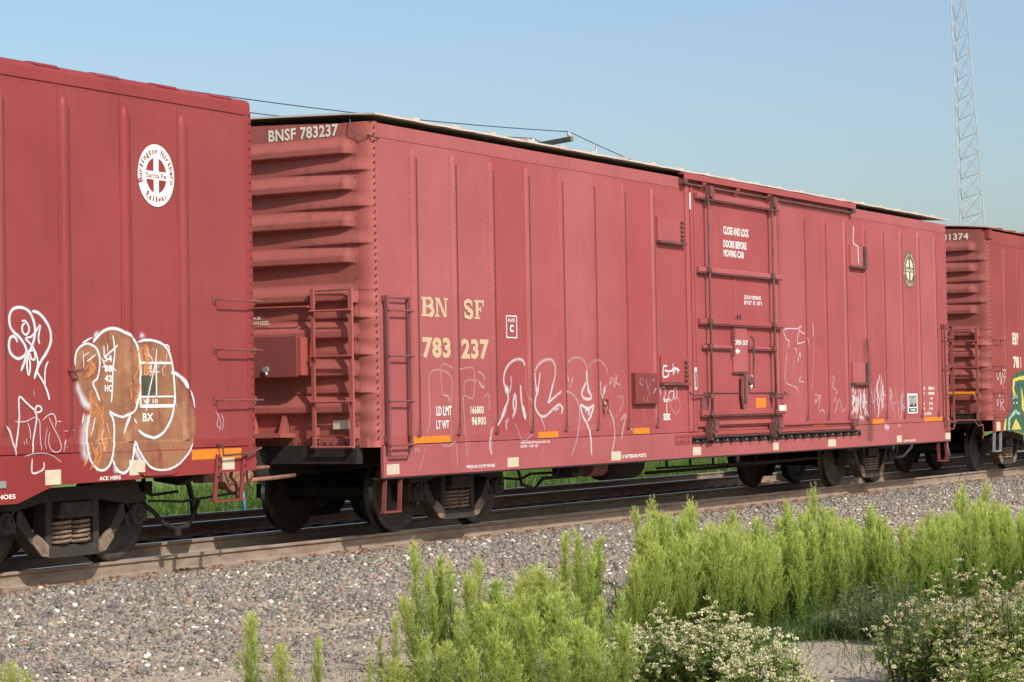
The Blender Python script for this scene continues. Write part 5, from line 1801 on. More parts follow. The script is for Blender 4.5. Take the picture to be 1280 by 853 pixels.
# ------------------------------------------------------------------ left boxcar
def make_left_car():
    L = 18.0
    X1 = -2.12
    X0 = X1 - L
    root = thing('boxcar', 'left deep red boxcar with white round herald and big brown graffiti', 'boxcar', (X0 + 9.0, 1.6, 0.0), 'boxcars in the freight train')
    P, H = 'deep_red_paint', 'deep_red_paint'
    zt = 4.49
    ribs = [-3.174 - 0.8205 * k for k in range(20) if -3.174 - 0.8205 * k > X0 + 0.5]
    ribs = sorted(ribs)
    z_seam, z_top = 1.15, 4.335
    edges = [X0 + 0.05] + ribs + [X1 - 0.10]
    for i in range(len(edges) - 1):
        panel_grid(edges[i], edges[i + 1], z_seam, z_top, 0.0, P, root, 400 + i, 0.003)
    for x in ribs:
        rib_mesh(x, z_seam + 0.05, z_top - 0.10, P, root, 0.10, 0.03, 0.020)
        MB().box(x - 0.088, x - 0.078, -0.004, 0.0, z_seam, z_top - 0.01).build('lap_seam', P, root)
    # rolled eave
    prof = [(0.03, z_top), (-0.012, z_top), (-0.012, 4.43), (-0.004, 4.462), (0.03, 4.487), (0.10, 4.50), (0.10, z_top)]
    MB().prism_x(prof, X0, X1 - 0.02).build('eave_strip', P, root)
    rf = MB()
    rf.prism_x([(0.101, 4.40), (0.101, 4.495), (1.6, 4.58), (3.1, 4.495), (3.1, 4.40)], X0, X1 - 0.02)
    ro = rf.build('roof', P, root)
    for k in range(22):
        x = X1 - 0.45 - k * 0.8205
        if x > X0:
            s = MB()
            s.prism_x([(-0.002, 4.466), (0.03, 4.488), (0.10, 4.501), (0.10, 4.510), (0.03, 4.497), (-0.010, 4.466)], x - 0.16, x + 0.16)
            s.prism_x([(0.1005, 4.497), (1.6, 4.582), (1.6, 4.592), (0.1005, 4.507)], x - 0.16, x + 0.16)
            s.build('roof_seam', P, ro)
    # end flange strip with rivets, a little lower than the roof
    MB().cham(X1 - 0.10, X1, -0.010, 0.06, 0.98, 4.37, 0.006).build('corner_strip', P, root)
    rv = MB()
    rivet_line(rv, (X1 - 0.035, -0.010, 1.0), (X1 - 0.035, -0.010, 4.34), 0.082, 0.014, 0.012)
    rivet_line(rv, (X0 + 0.3, -0.001, z_top - 0.03), (X1 - 0.2, -0.001, z_top - 0.03), 0.2, 0.007, 0.004)
    stuff(rv.build('rivets', 'rivet_grime', root))
    MB().box(X1 - 0.06, X1 - 0.02, 0.06, 3.14, 0.95, 4.44).build('near_end', P, root)
    MB().box(X0, X0 + 0.04, 0.06, 3.14, 0.95, 4.44).build('far_end', P, root)
    plain_far_side(root, X0, X1 - 0.05, 0.8, 4.42, P)
    MB().cham(X0, X1 - 0.101, -0.010, 0.05, 1.072, z_seam - 0.001, 0.004).build('sill_strip', P, root)
    # fish-belly side sill
    sill = [(X1, 1.066), (X1, 0.83), (-5.0, 0.795), (-5.47, 0.655), (X0 + 3.35, 0.65), (X0 + 2.9, 0.80), (X0, 0.82), (X0, 1.066)]
    MB().prism_y(sill, -0.016, 0.03).build('side_sill', P, root)
    pn = MB().prism_y([(-3.34, 0.87), (-3.9, 0.87), (-3.83, 0.832), (-3.42, 0.832)][::-1], -0.04, -0.0165).build('jacking_pad', H, root)
    MB().box(-6.3, -5.62, -0.03, -0.0165, 0.795, 0.855).build('data_plate', 'galvanised', root)
    # grabs and steps
    for z in (2.49, 2.01, 1.52):
        grab_side(root, -2.735, -2.11, z, 'hardware_paint')
    MB().tube([(-2.735, 0.0, 1.10), (-2.735, -0.08, 1.09), (-2.72, -0.085, 0.99), (-2.30, -0.085, 1.0), (-2.12, -0.08, 1.05), (-2.12, 0.0, 1.05)], 0.0105, 7).build('grab_iron', 'dark_hardware', root)
    MB().tube([(-4.83, 0.0, 1.80), (-4.83, -0.09, 1.79), (-4.72, -0.09, 1.80), (-4.72, 0.0, 1.80)], 0.012, 7).build('grab_iron', 'dark_hardware', root)
    st = MB()
    for x in (-2.77, -2.36):
        st.bar((x + 0.03, -0.03, 1.0), (x - 0.03, -0.03, 0.56), 0.05, 0.012, (0, 1, 0))
        st.bar((x + 0.03, -0.02, 1.0), (x - 0.03, -0.02, 0.56), 0.02, 0.03, (0, 1, 0))
    st.box(-2.83, -2.34, -0.06, 0.02, 0.545, 0.562)
    so = st.build('step', 'box_red_paint', root)
    bt = MB()
    for x in (-2.75, -2.345):
        for z in (0.97, 0.89, 0.80):
            bt.disc(x + 0.02 - (1.0 - z) * 0.13, -0.055, z, 0.016, 0.012, 8)
    stuff(bt.build('bolts', 'rivet_grime', root))
    orange_ink(root, -3.12, -2.36, 0.96, 1.055, -0.0165)
    for x0, x1, z0, z1 in ((-5.13, -4.93, 0.80, 0.93), (-4.02, -3.80, 0.845, 0.985), (-2.66, -2.47, 0.85, 0.965)):
        film(root, x0, x1, z0, z1, 'cream_film', -0.0175)
    side_text(root, 'ACK HERE', -4.43, -4.14, 0.815, 0.85, y=-0.019, bold=0.02)
    side_text(root, 'SHOES', -5.75, -5.50, 0.70, 0.74, y=-0.019, bold=0.02)
    side_text(root, 'BX', -3.81, -3.66, 1.335, 1.41, y=-0.006, bold=0.02)
    herald(root, -3.575, 3.625, 0.262, 0.292, -0.006, 'white_print', 'deep_red_paint')
    # stencilled table inside the graffiti
    fr = MB()
    for a in ((-3.85, -3.40, 1.865, 1.885), (-3.84, -3.33, 1.46, 1.49), (-3.85, -3.83, 1.46, 1.865), (-3.62, -3.605, 1.56, 1.865), (-3.36, -3.335, 1.46, 1.56), (-3.83, -3.37, 1.555, 1.57)):
        fr.box(a[0], a[1], -0.0085, -0.0065, a[2], a[3])
    fr.build('table_frame', 'white_print', root)
    side_text(root, 'AAR', -3.79, -3.67, 1.815, 1.85, y=-0.008)
    side_text(root, 'CAT', -3.79, -3.67, 1.765, 1.80, y=-0.008)
    side_text(root, 'W 10', -3.80, -3.60, 1.50, 1.54, y=-0.008)
    for q, s in enumerate(('54', '88', '42', 'HC')):
        side_text(root, s, -4.33, -4.23, 1.88 - q * 0.09, 1.94 - q * 0.09, y=-0.008, bold=0.03)
    def surf(x, z):
        if z < 1.067:
            return -0.0165
        if z < 1.15:
            return -0.0115
        for r in ribs:
            if abs(x - r) < 0.055:
                return -0.027 * (1 - (abs(x - r) / 0.056) ** 2) - 0.003
        return -0.0035
    spray_fill(root, FILLS[0][1], surf, 'brown_spray', 'graffiti_fill', 0.001)
    r = random.Random(5)
    org = []
    for q in range(60):
        x, z = r.choice(((-4.55, 1.9), (-4.45, 1.5), (-4.38, 1.25), (-3.75, 1.95), (-3.95, 1.75), (-4.5, 1.2)))
        x += r.uniform(-.10, .10)
        z += r.uniform(-.14, .14)
        org.append((r.uniform(0.015, 0.044), r.uniform(0.45, 0.95), [(x, z), (x + r.uniform(-.06, .06), z - 0.06), (x + r.uniform(-.08, .08), z - r.uniform(.1, .2))]))
    spray(root, org, surf, 'orange_spray', 'graffiti', 0.0014)
    spray_fill(root, [(-3.83, 1.58), (-3.62, 1.58), (-3.61, 1.76), (-3.83, 1.76)], surf, 'olive_spray', 'table_patch', 0.0045, 0.014)
    for g in ('throw', 'curl', 'flick'):
        spray(root, GRAFFITI[g], surf, 'white_spray', 'graffiti', 0.0038, soft=1.9, dim=0.9, wf=0.85)
    spray(root, [(0.01, .5, [(-2.74, 1.42), (-2.70, 1.36), (-2.72, 1.28), (-2.66, 1.25)]), (0.01, .5, [(-2.70, 1.40), (-2.66, 1.30), (-2.69, 1.22)]), (0.01, .5, [(-2.66, 1.40), (-2.62, 1.33), (-2.64, 1.22)])], surf, 'white_spray', 'graffiti', 0.003)
    # smudges on the paint
    for st_ in ((0.16, .22, [(-4.42, 2.98), (-4.35, 2.9), (-4.3, 2.84)]), (0.10, .18, [(-3.6, 2.82), (-3.7, 2.7), (-3.68, 2.6)]), (0.1, .15, [(-5.2, 3.0), (-5.15, 2.85)])):
        spray(root, [st_], surf, 'soot_spray', 'soot_stain', 0.001, 2.2)
    underframe(root, X0, X1, 0.8, (-4.19, X0 + 2.07))
    # end platform pieces by the coupler
    MB().box(X1 - 0.02, X1 + 0.16, 0.25, 1.4, 0.93, 1.02).build('end_platform', P, root)
    MB().prism_x([(0.3, 0.93), (1.3, 0.93), (1.2, 0.72), (0.9, 0.68)], X1 - 0.10, X1 + 0.02).build('end_bracket', 'truck_steel', root)
    coupler(root, X1 - 0.1, 1)
    p = MB()
    p.tube([(X1 - 0.15, 0.35, 0.95), (X1 + 0.05, 0.32, 0.86), (X1 + 0.02, 0.32, 0.76), (X1 + 0.1, 0.32, 0.70), (X1 + 0.13, 0.32, 0.62)], 0.018, 7)
    p.build('pipe_bend', 'coupler_rust', root, smooth=True)
    MB().tube([(X1 + 0.13, 0.32, 0.63), (X1 + 0.19, 0.31, 0.60), (X1 + 0.22, 0.31, 0.42)], 0.021, 8).build('hose_end', 'blue_hose_end', root, smooth=True)
    MB().prism_y([(X1 + 0.02, 0.80), (X1 + 0.75, 0.80), (X1 + 0.80, 0.72), (X1 + 0.62, 0.60), (X1 + 0.42, 0.62), (X1 + 0.36, 0.70), (X1 + 0.02, 0.70)], 0.66, 0.80).build('end_casting', 'coupler_rust', root)
    ac = MB()
    ac.tube([(X1 + 0.40, 0.62, 0.60), (X1 + 0.62, 0.62, 0.74), (X1 + 0.72, 0.62, 0.76)], [0.05, 0.065, 0.05], 10)
    ac.tube([(X1 + 0.60, 0.62, 0.70), (X1 + 1.15, 0.64, 0.71), (X1 + 1.6, 0.7, 0.72)], 0.022, 8)
    ac.tube([(X1 + 0.45, 0.60, 0.66), (X1 + 0.50, 0.60, 0.54)], 0.03, 8)
    ac.build('angle_cock', 'coupler_rust', root, smooth=True)
    ge = MB()
    ge.bar((X1 - 0.9, 1.0, 0.72), (X1 - 0.35, 1.1, 0.56), 0.02, 0.02)
    ge.bar((X1 - 0.62, 0.9, 0.85), (X1 - 0.62, 0.9, 0.5), 0.03, 0.03)
    ge.box(X1 - 0.68, X1 - 0.56, 0.84, 0.96, 0.62, 0.74)
    ge.tube([(X1 - 1.15, 0.55, 0.60), (X1 - 0.95, 0.5, 0.46), (X1 - 0.80, 0.5, 0.34), (X1 - 0.62, 0.5, 0.28), (X1 - 0.44, 0.5, 0.30), (X1 - 0.28, 0.55, 0.42), (X1 - 0.2, 0.55, 0.55)], 0.024, 8)
    ge.tube([(X1 - 0.62, 0.5, 0.28), (X1 - 0.60, 0.5, 0.22)], 0.04, 8)
    ge.tube([(X1 - 1.2, 0.35, 0.58), (X1 - 0.7, 0.35, 0.55), (X1 + 0.15, 0.35, 0.60)], 0.014, 6)
    ge.tube([(X1 - 1.1, 0.9, 0.66), (X1 - 0.75, 0.9, 0.70), (X1 - 0.5, 0.9, 0.6), (X1 - 0.1, 0.9, 0.62)], 0.016, 6)
    ge.build('brake_rigging', 'underframe_black', root)
    place_truck(root, -4.19)
    place_truck(root, X0 + 2.07)
    return root


make_left_car()


# ------------------------------------------------------------------ right boxcar
def make_right_car():
    X0, L, zb, zt = 20.30, 18.0, 0.78, 4.5
    root = thing('boxcar', 'right dark red boxcar partly in frame with green and yellow graffiti', 'boxcar', (X0 + 9.0, 1.6, 0.0), 'boxcars in the freight train')
    P, E_, H = 'right_red_paint', 'right_end_paint', 'hardware_paint'
    ribs = [X0 + 0.88 + RIBS * k for k in range(21) if X0 + 0.88 + RIBS * k < X0 + L - 0.3]
    z_seam, z_top = 1.10, 4.30
    side_base(root, X0, L, zb, zt, P, ribs, z_seam, z_top, None, 7)
    MB().cham(X0 + 0.11, X0 + L - 0.05, -0.006, 0.04, z_top, zt + 0.04, 0.004).build('eave_strip', P, root)
    MB().cham(X0 + 0.13, X0 + L, -0.014, 0.03, zb, z_seam - 0.005, 0.006).build('side_sill', P, root)
    plain_far_side(root, X0 + 0.05, X0 + L - 0.05, zb, zt, P)
    corrugated_end(root, X0, 1.0, zt + 0.01, E_, 1)
    MB().box(X0 + L - 0.02, X0 + L + 0.01, 0.1, 3.1, 1.0, zt).build('far_end', E_, root)
    MB().prism_x([(0.1, zt + 0.011), (3.1, zt + 0.011), (3.1, 4.56), (1.6, 4.66), (0.1, 4.56)], X0 + 0.005, X0 + 0.05).build('end_header', E_, root)
    roof(root, X0 - 0.01, X0 + L, 4.60, 4.72, P, 0.012, 'red')
    MB().box(X0 + 0.02, X0 + 0.2, -0.03, 0.25, 4.38, 4.55).build('corner_cap', P, root)
    end_fittings(root, X0, (H, E_), full=False)
    MB().box(X0 - 0.02, X0 + 0.06, 0.10, 3.1, 1.0, 1.10).build('end_angle', E_, root)
    MB().tube([(X0 - 0.20, 0.76, 1.50), (X0 - 0.20, 0.26, 1.50)], 0.035, 8).build('padded_rung', 'orange_film', root)
    MB().box(X0 - 0.041, X0 - 0.039, 0.30, 0.58, 1.02, 1.12).build('reflector', 'cream_film', root)
    end_text(root, '781374', 0.98, 0.365, 4.385, 4.51, X0 - 0.006, 'cream_print', 0.02)
    slab_text(root, 'BN', X0 + 1.30, X0 + 1.80, 2.43, 2.65, 'cream_print', -0.004)
    side_text(root, '781', X0 + 1.33, X0 + 1.80, 1.97, 2.2, 'cream_print', -0.004, 0.035)
    side_text(root, '374', X0 + 2.12, X0 + 2.62, 1.97, 2.2, 'cream_print', -0.004, 0.035)
    slab_text(root, 'SF', X0 + 2.12, X0 + 2.62, 2.43, 2.65, 'cream_print', -0.004)
    for z in (2.49, 2.0, 1.5, 1.05):
        grab_side(root, X0 + 0.13, X0 + 0.62, z, 'dark_hardware')
    film(root, X0 + 0.22, X0 + 0.44, zb + 0.02, zb + 0.19, 'cream_film', -0.0145)

    def surf(x, z):
        if z < 1.096:
            return -0.0145
        for r in ribs:
            if abs(x - r) < 0.043:
                return -0.024 * (1 - (abs(x - r) / 0.043) ** 2) - 0.003
        return -0.002
    for q, (c, poly) in enumerate(FILLS[1:]):
        spray_fill(root, poly, surf, c + '_spray', 'graffiti_fill', 0.001 + q * 0.0006, 0.02)
    spray(root, GRAFFITI['right_tag'], surf, 'white_spray', 'graffiti', 0.008)
    underframe(root, X0, X0 + L, zb, (X0 + 2.45, X0 + L - 2.45))
    coupler(root, X0 - 0.05, -1)
    place_truck(root, X0 + 2.45)
    place_truck(root, X0 + L - 2.45)
    stirrup(root, X0 + 0.18, X0 + 0.55, zb, 0.42, 'galvanised', 0.02, -0.10)
    return root


make_right_car()
# ------------------------------------------------------------------ radio tower
def make_tower():
    # three-legged lattice mast far beyond the train; legs straight and tapering
    base = [(105.83, 30.0), (114.7, 33.0), (111.8, 30.0)]
    top = [(104.21, 30.0), (109.1, 31.4), (106.45, 30.0)]
    zb_, zt_ = -0.8, 29.0
    cx = sum(p[0] for p in base) / 3
    root = thing('radio_tower', 'tall slender lattice radio mast rising behind the train on the right', 'tower', (cx, 30.5, zb_))

    def leg(i, z):
        t = (z - zb_) / (zt_ - zb_)
        return Vector((base[i][0] + (top[i][0] - base[i][0]) * t, base[i][1] + (top[i][1] - base[i][1]) * t, z))
    for i in range(3):
        MB().tube([leg(i, zb_), leg(i, zt_)], 0.032, 6).build('leg', 'tower_white', root)
    z = zb_ + 0.3
    while z < zt_ - 1.2:
        z2 = z + 1.19
        for i, j in ((0, 1), (1, 2), (2, 0)):
            MB().tube([leg(i, z), leg(j, z)], 0.017, 5).build('cross_strut', 'tower_white', root)
        for i, j in ((1, 2), (2, 0)):
            MB().tube([leg(i, z), leg(j, z2)], 0.011, 4).build('diagonal_brace', 'tower_white', root)
            MB().tube([leg(j, z), leg(i, z2)], 0.011, 4).build('diagonal_brace', 'tower_white', root)
        z = z2
    return root


make_tower()

# ------------------------------------------------------------------ utility pole and wires
pole = thing('utility_pole', 'wooden utility pole whose crossarm peeks above the middle boxcar roof', 'utility pole', (28.95, 14.2, -0.6))
MB().tube([(28.95, 14.2, -0.6), (28.95, 14.2, 7.92)], [0.16, 0.11], 10).build('pole', 'pole_wood', pole)
MB().bar((29.2, 15.0, 8.06), (28.45, 13.33, 8.06), 0.09, 0.12).build('crossarm', 'pole_wood', pole)
for (x, y, z) in ((29.12, 14.85, 8.11), (28.50, 13.45, 8.11)):
    MB().tube([(x, y, z), (x, y, z + 0.05), (x, y, z + 0.10), (x, y, z + 0.14)], [0.02, 0.05, 0.055, 0.025], 8).build('insulator', 'insulator', pole)
MB().tube([(30.0, 13.5, 8.04), (30.0, 13.5, 7.86)], 0.025, 6).build('spacer', 'insulator', pole)


def wire(p0, p1, sag, label):
    P = []
    for i in range(33):
        t = i / 32
        P.append((p0[0] + (p1[0] - p0[0]) * t, p0[1] + (p1[1] - p0[1]) * t, p0[2] + (p1[2] - p0[2]) * t - 4 * sag * t * (1 - t)))
    o = MB().tube(P, 0.011, 5).build('power_line', 'wire_black')
    tag(o, label, 'wire', 'power lines on the utility pole')


wire((-2, 15.6, 8.29), (28.50, 13.45, 8.25), 0.48, 'upper thin black wire in the sky left of the crossarm')
wire((-2, 17.0, 8.40), (29.12, 14.85, 8.25), 0.52, 'lower thin black wire ending at the left insulator above the roof')
wire((28.50, 13.45, 8.25), (68, 13.8, 8.2), 1.3, 'thin black wire dropping right from the crossarm behind the roof')
wire((29.12, 14.85, 8.25), (68, 15.2, 8.2), 1.3, 'short stretch of black wire right of the left insulator')


# ------------------------------------------------------------------ plants
def leaf_quads(P, D, Lh, Wd, droop=0.35, up=None):
    """narrow bent leaves: P base, D unit direction, length, width -> verts (n,6,3), two quads each"""
    n = len(P)
    up = np.array([0, 0, 1.0])
    S = np.cross(D, up)
    S /= np.linalg.norm(S, axis=1)[:, None] + 1e-6
    roll = NP.uniform(-0.9, 0.9, n)[:, None]
    N = np.cross(S, D)
    S = S * np.cos(roll) + N * np.sin(roll)
    w = (Wd / 2)[:, None]
    L_ = Lh[:, None]
    mid = P + D * L_ * 0.5 + np.array([0, 0, 1]) * (L_ * 0.06)
    tip = P + D * L_ - np.array([0, 0, 1]) * (L_ * droop * NP.uniform(0.2, 1, (n, 1)))
    V = np.stack([P - S * w * 0.5, P + S * w * 0.5, mid - S * w, mid + S * w, tip - S * w * 0.15, tip + S * w * 0.15], 1)
    F = np.array([(0, 1, 3, 2), (2, 3, 5, 4)])
    return V, F


def join_leaves(parts):
    Vs, Fs, Ts, b = [], [], [], 0
    for V, F, T in parts:
        n, k, _ = V.shape
        Vs.append(V.reshape(-1, 3))
        Fs.append((F[None] + (np.arange(n) * k)[:, None, None]).reshape(-1, 4) + b)
        Ts.append(np.repeat(T, k, axis=0))
        b += n * k
    return np.vstack(Vs), np.vstack(Fs), np.vstack(Ts)


def stem_tube(pts, r0, r1, col):
    P = np.array(pts, float)
    n = len(P)
    V, F = [], []
    for i in range(n):
        r = r0 + (r1 - r0) * i / (n - 1)
        for k in range(4):
            a = math.pi / 2 * k
            V.append(P[i] + np.array([r * math.cos(a), r * math.sin(a), 0]))
    for i in range(n - 1):
        for k in range(4):
            F.append((i * 4 + k, i * 4 + (k + 1) % 4, (i + 1) * 4 + (k + 1) % 4, (i + 1) * 4 + k))
    return np.array(V), np.array(F), np.tile(np.array(col), (len(V), 1))


def horseweed_mesh(h, seed, dense=1.0, bushy=0.0, hue=0.0):
    """one plumed stem: leafy below, feathery branching top"""
    global NP
    keep = NP
    NP = np.random.RandomState(seed)
    lean = NP.uniform(-0.07, 0.07, 2) * h
    curve = lambda t: np.stack([lean[0] * t ** 2 + 0.01 * np.sin(5 * t), lean[1] * t ** 2, h * t], -1)
    green = np.array((0.18 + hue * 0.05, 0.29, 0.05))
    tipc = np.array((0.70 + hue * 0.04, 0.78, 0.22))
    parts = []
    # stem leaves
    n = int(420 * dense * h)
    t = NP.uniform(0.10, 0.9, n)
    a = NP.uniform(0, 2 * math.pi, n)
    el = NP.uniform(0.15, 0.95, n)
    D = np.stack([np.cos(a) * np.cos(el), np.sin(a) * np.cos(el), np.sin(el)], 1)
    Lh = (0.105 - 0.045 * t) * NP.uniform(0.6, 1.15, n)
    V, F = leaf_quads(curve(t), D, Lh, NP.uniform(0.005, 0.0095, n))
    k = np.clip(t * 1.15 - 0.1, 0, 1)[:, None]
    parts.append((V, F, (green * (1 - k) + tipc * k) * NP.uniform(0.75, 1.2, (n, 1))))
    # panicle: side branches with fine leaves and buds
    nb = int(120 * dense)
    for b in range(nb):
        tb = NP.uniform(0.22 - 0.1 * bushy, 1.0)
        a = NP.uniform(0, 2 * math.pi)
        lb = h * (0.30 + 0.16 * bushy) * (1.10 - tb) ** 0.6 * NP.uniform(0.45, 1.1)
        e = NP.uniform(0.95 - 0.3 * bushy, 1.38 - 0.2 * bushy)
        d = np.array([math.cos(a) * math.cos(e), math.sin(a) * math.cos(e), math.sin(e)])
        p0 = curve(np.array([tb]))[0]
        m = max(6, int(lb * 210))
        u = NP.uniform(0.1, 1.0, m)
        P = p0 + d * (u * lb)[:, None] + NP.normal(0, 0.006, (m, 3))
        P[:, 2] += 0.12 * lb * u * u
        aa = NP.uniform(0, 2 * math.pi, m)
        ee = NP.uniform(0.2, 1.2, m)
        DD = np.stack([np.cos(aa) * np.cos(ee), np.sin(aa) * np.cos(ee), np.sin(ee)], 1) * 0.5 + d * 0.7
        DD /= np.linalg.norm(DD, axis=1)[:, None]
        V, F = leaf_quads(P, DD, NP.uniform(0.02, 0.05, m), NP.uniform(0.0035, 0.006, m), 0.15)
        k = np.clip(0.08 + 1.0 * tb * (0.45 + 0.55 * u), 0, 1)[:, None]
        parts.append((V, F, (green * (1 - k) + tipc * k) * NP.uniform(0.8, 1.25, (m, 1))))
    V, F, T = join_leaves(parts)
    tt = np.linspace(0, 0.98, 7)
    sv = stem_tube(curve(tt), 0.0065, 0.002, (0.15, 0.19, 0.06))
    NP = keep
    return (V, F, T), sv


HW = []
for i, (h, dn, bs, hu) in enumerate(((1.0, 1.0, 0.0, 0.0), (0.95, 0.9, 0.3, 0.2), (1.0, 1.15, 0.15, -0.1), (0.9, 0.8, 0.6, 0.35), (1.0, 1.0, 0.1, 0.1), (0.85, 0.8, 1.0, 0.5), (1.0, 0.55, 0.0, 0.25))):
    (V, F, T), (sv, sf, st_) = horseweed_mesh(h, 40 + i, dn, bs, hu)
    f = np_mesh('foliage', V, F, 'leafy', tint=T)
    s = np_mesh('stem', sv, sf, 'leafy', tint=st_)
    HW.append((f, s))
_hw_first = set()


def horseweed(x, y, h, var, label, group, wide=1.0):
    root = bpy.data.objects.new('horseweed_plant', None)
    root.empty_display_size = 0.1
    COL.objects.link(root)
    root.location = (x, y, float(gz(x, y)) - 0.02)
    root.scale = (max(h, 0.45) * RNG.uniform(0.85, 1.15) * wide,) * 2 + (h,)
    root.rotation_euler = (RNG.uniform(-.05, .05), RNG.uniform(-.05, .05), RNG.uniform(0, 6.28))
    tag(root, label, 'weed', group)
    for o in HW[var]:
        if o.name in _hw_first:
            c = o.copy()
            COL.objects.link(c)
        else:
            _hw_first.add(o.name)
            c = o
        c.parent = root
    return root


def cam_xy(px, py, z=-0.47):
    """ground spot seen at a photo position (used once to survey the plants' places)"""
    d = cF + cR * ((px - 640) / 2761.66) - cU * ((py - 426.5) / 2761.66)
    t = (z - 1.4091) / d.z
    return -19.5772 + d.x * t, -13.3394 + d.y * t


# each plant: surveyed place, height, variety
def plant_rows():
    K = 'horseweed plants'
    r = random.Random(21)
    # three-plume clump standing alone at the lower left, and the corner tuft
    for px, py, ty, v, lab in ((318, 890, 762, 1, 'left tall thin green weed of the small lone clump on gravel'),
                               (354, 895, 784, 5, 'bushy middle green weed of the small lone clump on gravel'),
                               (398, 880, 792, 0, 'short slim green weed at the right of the small lone clump'),
                               (-4, 905, 804, 5, 'tallest bushy yellow-green weed cut off by the lower left corner'),
                               (16, 912, 812, 5, 'middle bushy yellow-green weed next to the lower left corner'),
                               (36, 915, 830, 3, 'smallest yellow-green weed at the lower left corner')):
        x, y = cam_xy(px, py)
        d = math.hypot(x + 19.58, y + 13.34)
        horseweed(x, y, (py - ty) * d / 2761.66 * 1.06, v, lab, None)
    # (centre x, foot y, top y, variety) rows, photo positions of surveyed feet
    mid = [(478, 858, 795, 6), (497, 862, 775, 6), (527, 842, 690, 6), (540, 850, 718, 0), (552, 840, 705, 4), (520, 850, 745, 1), (568, 845, 708, 6), (575, 860, 760, 3), (590, 850, 720, 1),
           (603, 838, 700, 6), (612, 858, 745, 5), (622, 848, 730, 2), (652, 838, 712, 5), (668, 832, 700, 5), (684, 836, 703, 3), (700, 842, 715, 5), (716, 846, 745, 3), (640, 850, 750, 1),
           (706, 792, 668, 0), (725, 790, 668, 4), (742, 788, 674, 2), (733, 800, 690, 0), (752, 830, 752, 1), (770, 842, 765, 3), (548, 868, 800, 5), (562, 872, 790, 5), (740, 848, 760, 1), (500, 905, 810, 5), (530, 900, 790, 3), (590, 905, 800, 5), (615, 895, 790, 1), (640, 905, 800, 3), (668, 890, 770, 1), (700, 900, 790, 5), (725, 888, 780, 2), (752, 900, 785, 3), (775, 885, 775, 1), (460, 890, 815, 6), (630, 870, 770, 0), (690, 868, 745, 2), (655, 862, 735, 3)]
    for px, py, ty, v in mid:
        x, y = cam_xy(px, py)
        d = math.hypot(x + 19.58, y + 13.34)
        horseweed(x, y, (py - ty) * d / 2761.66 * 1.06, v, ('feathery green weed in the left half of the loose middle patch' if px < 632 else 'feathery green weed in the right half of the loose middle patch'), ('weeds of the middle patch, left half' if px < 632 else 'weeds of the middle patch, right half'), 1.0 if v in (6, 0, 4) else 1.35)
    # the tall dense thicket on the right
    zones = ((880, 'tall feathery weed at the left end of the thicket behind the cream flowers', 'weeds at the left end of the thicket'),
             (985, 'tall feathery weed in the thicket left of its narrow dark gap', 'weeds left of the dark gap in the thicket'),
             (1110, 'upright green weed in the thicket above the grey-green bush', 'weeds above the grey-green bush'),
             (1200, 'upright green weed in the thicket behind the white flower heads', 'weeds behind the white flower heads'),
             (2000, 'upright bright green weed in the thicket at the right edge', 'weeds at the right edge of the thicket'))
    x = 786.0
    while x < 1375:
        for row in range(3):
            px = x + r.uniform(-9, 9) + row * 7
            t = (px - 780) / 500.0
            foot = 802 - 54 * t - row * 15 + r.uniform(-6, 6)
            tops = np.interp(px, [780, 800, 815, 830, 860, 900, 940, 985, 1010, 1016, 1030, 1060, 1100, 1140, 1180, 1200, 1230, 1260, 1300], [715, 672, 645, 650, 642, 650, 658, 652, 645, 640, 652, 650, 654, 656, 650, 640, 634, 638, 643])
            top = tops - 8 + r.uniform(0, 20) + (row == 0) * 14
            xx, yy = cam_xy(px, foot)
            d = math.hypot(xx + 19.58, yy + 13.34)
            lab, grp = next((l, g) for lim, l, g in zones if px < lim)
            horseweed(xx, yy, (foot - top) * d / 2761.66 * 1.04, r.choice((0, 2, 4, 1, 0, 2)) if px > 985 else r.choice((1, 3, 3, 2, 5)), lab, grp)
        x += 10.5
    # scattered ones behind, against the stones
    for px, py, ty, v in ((815, 740, 628, 6), (805, 750, 636, 0), (868, 760, 632, 6), (985, 770, 636, 4), (1016, 765, 624, 6), (1210, 720, 612, 6), (1228, 715, 612, 6), (1205, 725, 625, 0)):
        xx, yy = cam_xy(px, py)
        d = math.hypot(xx + 19.58, yy + 13.34)
        horseweed(xx, yy, (py - ty) * d / 2761.66 * 1.04, v, 'slim green weed standing taller than the thicket beside it', 'tall weeds above the thicket')


plant_rows()



